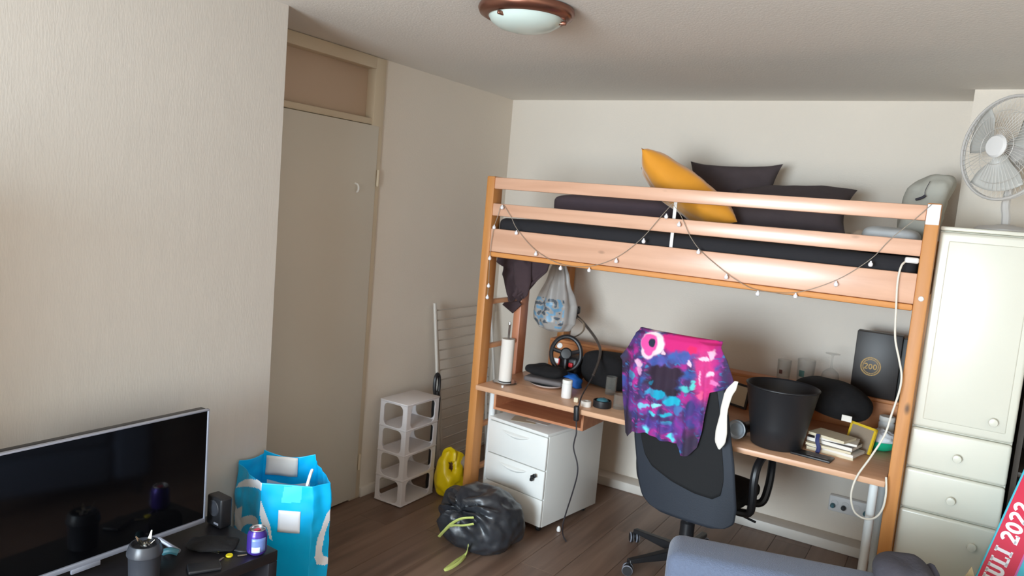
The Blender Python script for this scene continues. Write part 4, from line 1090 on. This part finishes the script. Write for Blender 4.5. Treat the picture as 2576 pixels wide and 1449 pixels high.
MB().lathe([(0, 0), (.026, 0), (.0275, .004), (.0275, .072), (.024, .077), (.0, .078)], c, 28).build('bottle_body', 'white_pl', pbt)
MB().lathe([(.0255, .077), (.027, .080), (.027, .094), (.025, .097), (0, .097)], c, 28).build('cap', 'white', pbt)
c = (-1.5622, 3.4615, 0.756)
tag(MB().lathe([(.012, 0), (.026, 0), (.027, .003), (.027, .026), (.025, .028), (.012, .028), (.012, 0)], c, 26, cap=False).build('tape_roll', 'paper', loc=c), 'white roll of tape at the desk edge beside the cord', 'tape')
c = (-1.6344, 3.4918, 0.756)
tag(MB().rbox(-.012, .012, -.010, .010, 0, .026, .005, 2, X=RZ(10, c)).build('small_pot', 'paper_cream', loc=c), 'tiny cream pot between the pill bottle and the tape roll', 'pot')
c = Vector((-1.4987, 3.4894, 0.756)); c = (c.x, c.y + .03, c.z)
tr_ = thing('cup_holder', 'low black round tin with teal contents left of the chair', 'tin', c)
MB().lathe([(0, 0), (.046, 0), (.048, .004), (.047, .034), (.043, .036), (.041, .012), (0, .012)], c, 32, cap=False).build('dish', 'black', tr_)
MB().blob(lambda d, ph, th: Vector(c) + Vector((d.x * .032, d.y * .032, .03 + d.z * .018)) * 1 + d * .004 * nz(d, 4), 20, 12).build('contents', 'teal', tr_, smooth=70)
def tumbler(name, c, r, h, lab, group=None, emblem=None, thick=.0025, rt=None):
    t = thing(name, lab, 'glass', c, group); rt = rt or r
    MB().lathe([(0, .006), (r * .9, .006), (r, .010), (rt, h), (rt - thick, h), (r - thick, .016), (0, .014)], c, 32, cap=False).lathe([(0, 0), (r * .92, 0), (r, .004), (r, .010)], c, 32, cap=False).build('glass_body', 'glass', t)
    return t
c1 = (-1.5772, 3.8018, 0.756); tumbler('tumbler', c1, .030, .10, 'clear glass tumbler on the desk just left of the chair')
c2 = (-1.4193, 3.5356, 0.756); tumbler('tumbler', (c2[0], c2[1] + .02, c2[2]), .032, .075, 'short clear glass half hidden by the left side of the T-shirt')

# ------------------------------------------------------------------ right of the chair
bn = thing('waste_bin', 'black tapered waste bin standing on top of the desk', 'bin', (-.635, 3.555, DZ))
BNC = (-.635, 3.553, DZ)
MB().lathe([(0, .001), (.105, .001), (.112, .006), (.128, .10), (.158, .272), (.161, .276), (.158, .279), (.154, .276), (.124, .10), (.108, .010), (0, .008)], BNC, 56, cap=False).build('bucket', 'bin', bn, smooth=50)
MB().lathe([(.158, .272), (.1625, .276), (.1625, .280), (.158, .283), (.154, .279)], BNC, 56, cap=False).build('rim', 'bin', bn)
# torch with a silver face
tc_ = Vector((-0.7967, 3.46, 0.8122))
to = thing('torch', 'black torch with round silver lens lying between chair and bin', 'torch', tuple(tc_))
TXX = axis_matrix(tc_, (-.12, -.97, .10))
MB().lathe([(.0, .004), (.030, .002), (.040, .010), (.044, .008), (.044, -.02), (.032, -.05), (.026, -.06), (.026, -.17), (0, -.17)], (0, 0, 0), 30, mi=[1, 1, 1, 0, 0, 0, 0, 0], X=TXX).build('torch_body', ['black', 'can_lens'], to)
pf = thing('photo_frame', 'small dark picture frame against the back shelf behind the chair', 'picture frame', (-0.9572, 4.15, 0.8053))
pc = Vector((-0.9611, 4.15, 0.8382)); pc.z = max(pc.z, DZ)
PX = RZ(-25, (pc.x, pc.y - .05, DZ + .006)) @ Matrix.Rotation(math.radians(-10), 4, 'X')
MB().box(-.06, .06, 0, .012, 0, .012, X=PX).box(-.06, .06, 0, .012, .118, .13, X=PX).box(-.06, -.048, 0, .012, .012, .118, X=PX).box(.048, .06, 0, .012, .012, .118, X=PX).build('frame', 'black', pf)
MB().box(-.048, .048, .004, .010, .012, .118, X=PX).build('picture', 'paper_cream', pf)

# paper stack: booklets one by one
sx, sy = -.402, 3.65
stack = [('booklet', 'paper_cream', .20, .14, .016, 4, 'thick cream booklet, lowest of the stack right of the bin'),
         ('booklet', 'paper', .205, .13, .012, -5, 'white booklet, second from the bottom of the stack by the bin'),
         ('booklet', 'paper_cream', .19, .14, .010, 8, 'cream booklet, third from the bottom of the stack by the bin'),
         ('booklet', 'paper', .20, .13, .018, -2, 'thick white booklet in the middle of the stack by the bin'),
         ('booklet', 'paper', .175, .12, .010, 11, 'white booklet, second from the top of the stack by the bin'),
         ('booklet', 'paper_cream', .165, .12, .012, -8, 'cream booklet, topmost of the stack under the black hat')]
z = DZ + .0005
for k, (nm, m_, w_, d_, h_, rz, lab) in enumerate(stack):
    X = RZ(rz - 10, (sx + .012 * math.sin(k * 2.1), sy + .01 * math.cos(k * 1.7), z))
    t = thing(nm, lab, 'booklet', (sx, sy, z), 'stacked booklets on the desk')
    MB().box(-w_ / 2, w_ / 2, -d_ / 2, d_ / 2, .0012, h_ - .0012, X=X).build('pages', m_, t)
    MB().box(-w_ / 2 - .002, w_ / 2 + .002, -d_ / 2 - .002, d_ / 2, 0, .0012, X=X).box(-w_ / 2 - .002, w_ / 2 + .002, -d_ / 2 - .002, d_ / 2, h_ - .0012, h_, X=X).build('cover', m_ if k != 3 else 'greyslab', t)
    z += h_ + .0008
ztop = z
bd = MB().tube([(sx - .055, sy - .085, DZ + .004), (sx - .050, sy - .092, DZ + .03), (sx - .060, sy - .090, DZ + .06), (sx - .062, sy - .07, ztop + .003)], .009, 8, 5, flat=(1, 0, 0)).build('ribbon', 'navy', loc=(sx - .055, sy - .085, DZ))
tag(bd, 'dark blue ribbon hanging over the front of the booklet stack', 'ribbon')
fo = thing('folder', 'folder with yellow borders leaning behind the booklet stack', 'folder', (-.315, 3.765, DZ))
FOX = Matrix.Translation((-.315, 3.765, DZ + .004)) @ Matrix.Rotation(math.radians(-35), 4, 'Z') @ Matrix.Rotation(math.radians(-14), 4, 'X')
MB().rbox(-.07, .07, -.004, .004, 0, .12, .002, 1, X=FOX).build('cover', 'strapbrown', fo)
MB().box(-.071, -.060, -.0052, .0052, 0, .121, X=FOX).box(-.071, .071, -.0052, .0052, .110, .121, X=FOX).box(.060, .071, -.0052, .0052, 0, .121, X=FOX).build('border', 'yellow_ink', fo)
nb = Vector((-0.4663, 3.4899, 0.7555))
nt_ = thing('notebook', 'small black notebook lying flat in front of the booklets', 'notebook', tuple(nb))
X = RZ(-6, (nb.x, nb.y + .008, DZ + .0005))
MB().rbox(-.085, .085, -.040, .045, 0, .010, .003, 2, X=X).build('cover', 'black', nt_)
MB().rbox(-.02, .07, -.02, .035, .010, .0112, .0003, 1, X=X).build('cover_print', 'greyslab', nt_)
# big black hat over the booklets
hc = Vector((-.47, 3.945, ztop + .03))
ht = thing('hat', 'large black soft hat resting on the booklets behind the bin', 'hat', tuple(hc))
def hatf(d, ph, th):
    sg = lambda v, e: math.copysign(abs(v) ** e, v)
    p = Vector((hc.x + .185 * sg(d.x, .8), hc.y + .15 * sg(d.y, .8), hc.z + .075 + .085 * sg(d.z, .85)))
    p.z += .012 * nz(p, 8, 2) - .10 * (p.x - hc.x) - .07 * max(0, p.x - hc.x - .1)
    return p
MB().blob(hatf, 48, 26).build('crown', 'black_soft', ht, smooth=70)
tg = Vector((-0.3687, 3.7, 0.9103))
MB().rbox(-.022, .022, -.002, .002, -.014, .014, .001, 1, X=RZ(-8, tg)).build('tag', 'paper', ht, label='small white paper tag')
# green bowl with a plastic bag in it, jar behind
gc = (-.232, 3.885, DZ + .0005)
bw = thing('bowl', 'green bowl holding a white plastic bag by the right post', 'bowl', gc)
MB().lathe([(0, .001), (.040, .001), (.060, .012), (.072, .034), (.076, .048), (.073, .048), (.058, .016), (.038, .006), (0, .006)], gc, 40, cap=False).build('bowl_body', 'green', bw)
def pbb(d, ph, th):
    p = Vector(gc) + Vector((d.x * .068, d.y * .068, .055 + d.z * .038)); p += d * (.014 * nz(d, 4, 2)); return p
tag(MB().blob(pbb, 36, 20).build('crumpled_bag', 'bag_white', loc=(gc[0], gc[1], gc[2] + .02), smooth=70), 'crumpled white plastic film sitting in the green bowl', 'bag')
jc = (-.225, 4.06, DZ + .0005)
jr = thing('jar', 'whitish plastic jar behind the green bowl', 'jar', jc)
MB().lathe([(0, 0), (.034, 0), (.036, .004), (.036, .09), (.030, .10)], jc, 26).build('jar_body', 'white_pl', jr)
MB().lathe([(.034, .10), (.036, .103), (.036, .122), (.034, .125), (0, .125)], jc, 26).build('jar_lid', 'paper', jr)

# glasses on the raised shelf
SZ = .9305
c = (-0.7659, 4.248, 0.9126); c = (c[0], c[1], SZ)
g = tumbler('shot_glass', c, .034, .108, 'small clear glass with brown emblem, leftmost on the raised shelf', emblem=None, rt=.036)
MB().grid(lambda a, b: (c[0] + .0362 * math.cos(-2.1 + .5 * a), c[1] + .0362 * math.sin(-2.1 + .5 * a), c[2] + .035 + .022 * b), 6, 2).build('emblem', 'emblem_r', g, smooth=60)
c3 = (-0.654, 4.248, 0.9129); c3 = (c3[0], c3[1], SZ)
g = tumbler('beer_glass', c3, .042, .130, 'wide clear glass with green emblem, middle on the raised shelf', rt=.047)
MB().grid(lambda a, b: (c3[0] + .0462 * math.cos(-2.2 + .65 * a), c3[1] + .0462 * math.sin(-2.2 + .65 * a), c3[2] + .040 + .034 * b), 8, 2).build('emblem', 'emblem_g', g, smooth=60)
c4 = (-0.5308, 4.248, 0.9095); c4 = (c4[0], c4[1], SZ)
wg = thing('wine_glass', 'upside-down wine glass on the raised shelf beside the black box', 'glass', c4)
MB().lathe([(.036, .001), (.044, .03), (.046, .055), (.040, .082), (.020, .100), (.006, .108), (.0045, .12), (.0045, .168), (.008, .176), (.036, .182), (.037, .185), (0, .186)], c4, 36, cap=False).build('glass_body', 'glass', wg)
rc = (c4[0] - .015, c4[1] - .0, SZ + .001)
tag(MB().lathe([(0, 0), (.014, 0), (.015, .003), (.014, .022), (0, .024)], rc, 18).build('bottle_cap', 'red', loc=rc), 'little red cap under the upside-down wine glass', 'cap')

# black presentation box with a gold emblem
bx = thing('gift_box', 'tall black presentation box with round gold emblem on the raised shelf', 'box', (-.33, 4.27, SZ))
BL, BR, BT = -.437, -.225, 1.262
GX = RZ(0, (0, 0, 0))
MB().rbox(BL + .012, BR + .012, 4.212, 4.286, SZ, BT, .004).build('box_body', 'box_black', bx)
MB().rbox(BR + .013, BR + .060, 4.225, 4.286, SZ, BT - .012, .003).build('lid_edge', 'box_side', bx)
ec = Vector((-0.3427, 4.211, 1.0859)); mb = MB()
EX = axis_matrix(ec, (0, -1, 0))
def ringpoly(r0, r1, n=36, h=.001):
    for k in range(n):
        a, b = 2 * PI * k / n, 2 * PI * (k + .72) / n
        mb.prism([(r0 * math.cos(a), r0 * math.sin(a)), (r1 * math.cos(a), r1 * math.sin(a)), (r1 * math.cos(b), r1 * math.sin(b)), (r0 * math.cos(b), r0 * math.sin(b))], h, X=EX)
ringpoly(.042, .048, 40); ringpoly(.034, .038, 30)
def stroke(mb, pts, w, h, X, closed=False):
    n = len(pts); L_, R_ = [], []
    for i in range(n):
        a = Vector(pts[i - 1] if (i > 0 or closed) else pts[i]); b = Vector(pts[(i + 1) % n] if (i < n - 1 or closed) else pts[i])
        t = (b - a).normalized(); q = Vector((-t.y, t.x)) * w / 2; p = Vector(pts[i])
        L_.append(p + q); R_.append(p - q)
    for i in range(n if closed else n - 1):
        j = (i + 1) % n
        mb.prism([R_[i], R_[j], L_[j], L_[i]], h, X=X)
def arc(cx, cy, rx, ry, a0_, a1, n=12): return [(cx + rx * math.cos(math.radians(a0_ + (a1 - a0_) * k / n)), cy + ry * math.sin(math.radians(a0_ + (a1 - a0_) * k / n))) for k in range(n + 1)]
def glyph(mb, chr_, x, y, H, X, h, wt=.2):
    w = H * wt; a = lambda pts: [(x + p[0] * H, y + p[1] * H) for p in pts]
    if chr_ == '2':
        stroke(mb, a(arc(.29, .72, .23, .21, 165, -35, 12) + [(.10, .10)]), w, h, X); stroke(mb, a([(.02, .09), (.60, .09)]), w * .95, h, X); stroke(mb, a([(.57, .05), (.57, .26)]), w * .5, h, X); W = .66
    elif chr_ == '0': stroke(mb, a(arc(.30, .5, .23, .40, 0, 342, 20)), w, h, X, True); W = .66
    elif chr_ == 'I': stroke(mb, a([(.19, .0), (.19, 1)]), w, h, X); stroke(mb, a([(.0, .06), (.38, .06)]), w * .6, h, X); stroke(mb, a([(.0, .94), (.38, .94)]), w * .6, h, X); W = .46
    elif chr_ == 'L': stroke(mb, a([(.17, .0), (.17, 1)]), w, h, X); stroke(mb, a([(.0, .07), (.60, .07)]), w * .7, h, X); stroke(mb, a([(.57, .03), (.57, .30)]), w * .5, h, X); stroke(mb, a([(.0, .94), (.36, .94)]), w * .6, h, X); W = .66
    elif chr_ == 'U': stroke(mb, a([(.16, 1), (.16, .32)] + arc(.36, .32, .20, .24, 180, 360, 10) + [(.56, 1)]), w, h, X); stroke(mb, a([(.0, .94), (.32, .94)]), w * .6, h, X); stroke(mb, a([(.44, .94), (.70, .94)]), w * .6, h, X); W = .76
    elif chr_ == 'J': stroke(mb, a([(.34, 1), (.34, .25)] + arc(.17, .25, .17, .20, 0, -150, 8)), w, h, X); stroke(mb, a([(.16, .94), (.52, .94)]), w * .6, h, X); W = .54
    elif chr_ == '1': stroke(mb, a([(.26, .0), (.26, 1)]), w, h, X); stroke(mb, a([(.06, .06), (.46, .06)]), w * .6, h, X); stroke(mb, a([(.08, .82), (.26, .95)]), w * .6, h, X); W = .54
    else: W = .32
    return x + (W + .05) * H
xx = -.031
for ch_ in '200': xx = glyph(mb, ch_, xx, -.015, .030, EX, .0012, .15)
mb.build('emblem', 'gold', bx, smooth=0, label='round gold foil emblem with numerals')

# power strip on the wall under the desk
ps = thing('power_strip', 'white multi-socket power strip on the wall under the desk', 'power strip', (-0.3661, 4.49, 0.2429))
pa, pb_ = Vector((-0.4795, 4.485, 0.242)), Vector((-0.1943, 4.485, 0.2378))
MB().rbox(pa.x, pb_.x, 4.475, 4.519, pa.z - .045, pa.z + .045, .008, 2).build('housing', 'white_pl', ps)
n = 5
for k in range(n):
    x = pa.x + .03 + (pb_.x - pa.x - .06) * k / (n - 1)
    MB().lathe([(.021, 0), (.021, .004), (.017, .004), (.016, .001), (0, .001)], (0, 0, 0), 18, X=axis_matrix((x, 4.475, pa.z + .004), (0, -1, 0))).build('socket', 'white_pl', ps)
    if k in (0, 1, 3): MB().lathe([(.012, 0), (.013, .02), (.009, .03), (0, .031)], (0, 0, 0), 14, X=axis_matrix((x - .006, 4.474, pa.z - .008), (0, -1, 0))).build('plug', 'teal' if k != 1 else 'black', ps)

# ------------------------------------------------------------------ foreground right: sofa, jacket, banner, box
sd = Vector((.965, .262, 0)); sn = Vector((.262, -.965, 0))           # along the back, and towards the camera
so0 = Vector((-.735, 2.43, 0))
def sof(a, b, z): return so0 + sd * a + sn * b + Vector((0, 0, z))
SX = Matrix(((sd.x, -sn.x, 0, so0.x), (sd.y, -sn.y, 0, so0.y), (0, 0, 1, 0), (0, 0, 0, 1)))
so = thing('sofa', 'blue-grey woven sofa whose back stands in front of the desk chair', 'sofa', tuple(sof(.7, .4, 0)))
MB().rbox(0, 1.55, -.20, 0, .10, .700, .042, 5, X=SX).build('backrest', 'sofa', so, smooth=60)
MB().rbox(.0, 1.55, -.80, -.205, .10, .30, .03, 3, X=SX).build('base', 'sofa', so, smooth=60)
for k in range(2): MB().rbox(.16 + k * .615, .77 + k * .615, -.80, -.205, .302, .44, .04, 4, X=SX).build('seat_cushion', 'sofa', so, smooth=60)
for a in (.0, 1.41): MB().rbox(a, a + .14, -.80, -.205, .302, .56, .04, 4, X=SX).build('armrest', 'sofa', so, smooth=60)
for a, b in ((.06, -.06), (1.49, -.06), (.06, -.74), (1.49, -.74)): MB().lathe([(.016, 0), (.024, .10)], tuple(SX @ Vector((a, b, 0))), 14).build('foot', 'black', so)

jk = Vector(sof(.72, .10, .70))
def jkf(d, ph, th):
    sg = lambda v, e: math.copysign(abs(v) ** e, v)
    p = Vector((.092 * sg(d.x, .85), .085 * sg(d.y, .8), .046 + .046 * sg(d.z, .9)))
    p.z -= .30 * max(0, p.x - .03) * .9; p += d * (.010 * nz(p, 14, 3)); p.z = max(p.z, .002)
    return Vector((jk.x - .022, jk.y - .006, jk.z)) + sd * p.x - sn * p.y + Vector((0, 0, p.z))
ja = thing('jacket', 'dark charcoal garment bunched on top of the sofa back', 'jacket', tuple(jk))
MB().blob(jkf, 44, 24).build('body', 'dark_cloth', ja, smooth=70)
MB().add([(0.0076, 2.56, 0.7331), (0.0077, 2.575, 0.7516), (0.0306, 2.585, 0.7708), (0.0417, 2.575, 0.7707), (0.0595, 2.56, 0.7509), (0.0348, 2.53, 0.738)], [(0, 1, 2, 3, 4, 5)]).build('sleeve_tip', 'dark_cloth', ja, solid=.02, bevel=.006)

# banner board leaning on the cupboard
bo = Vector((0.1903, 3.2007, 0.576)); bu = (Vector((0.2398, 3.2847, 0.7547)) - bo).normalized()
nrm = Vector((0, 1, -.47)).normalized(); bv = bu.cross(nrm); 
if bv.x < 0: bv = -bv
w_t = (Vector((0.1821, 3.1892, 0.5516)) - bo).dot(bv); w_r = (Vector((0.297, 3.2012, 0.577)) - bo).dot(bv)
BX = Matrix(((bu.x, bv.x, -nrm.x, bo.x), (bu.y, bv.y, -nrm.y, bo.y), (bu.z, bv.z, -nrm.z, bo.z), (0, 0, 0, 1)))
lo = -(bo.z - .02) / bu.z; hi = .72
bnr = thing('banner', 'red and turquoise board with white lettering leaning by the cupboard', 'sign', tuple(BX @ Vector((lo, .08, 0))))
o_ = BX @ Vector((0, 0, 0))
zs_ = -.004
w_r = max(w_r, w_t + .10)
MB().rbox(lo + .08, hi, 0, w_r + .16, -.008, 0, .002, 1, X=BX).build('board', 'banner_teal', bnr)
MB().box(lo + .08, hi, max(.006, w_t), w_r, 0, .0012, X=BX).build('red_band', 'banner_red', bnr)
MB().box(lo + .08, hi, w_r, w_r + .006, 0, .0012, X=BX).build('pink_edge', 'banner_pink', bnr)
mb = MB()
H = (w_r - w_t) * .53
base_v = w_t + (w_r - w_t) * .72
# text runs up the board (u), letters stand with their heads to the left edge (-v)
LX = BX @ Matrix(((1, 0, 0, 0), (0, -1, 0, base_v), (0, 0, 1, .0012), (0, 0, 0, 1)))
u0 = (Vector((0.2298, 3.1921, 0.5576)) - bo).dot(bu) - .66 * H + .010
xx = u0
for ch_ in 'JULI 2022': xx = glyph(mb, ch_, xx, 0, H, LX, .0012, .21)
mb.build('lettering', 'banner_white', bnr, smooth=0)

cbx = thing('cardboard_box', 'brown cardboard box with a flap standing up behind the sofa', 'box', (.12, 2.93, 0))
mb = MB().box(.02, .17, 2.80, 2.805, 0, .50).box(.02, .17, 2.945, 2.95, 0, .50).box(.02, .025, 2.80, 2.95, 0, .50).box(.165, .17, 2.80, 2.95, 0, .50).box(.02, .17, 2.80, 2.95, 0, .004)
mb.build('carton', 'card', cbx)
MB().add([(.100, 2.90, .50), (.165, 2.90, .50), (.170, 2.90, .63), (.151, 2.90, .681), (.125, 2.90, .61)], [(0, 1, 2, 3, 4)]).build('flap', 'card', cbx, smooth=0, solid=.004)

for o in list(bpy.data.objects):
    if 'o0' in o: del o['o0']
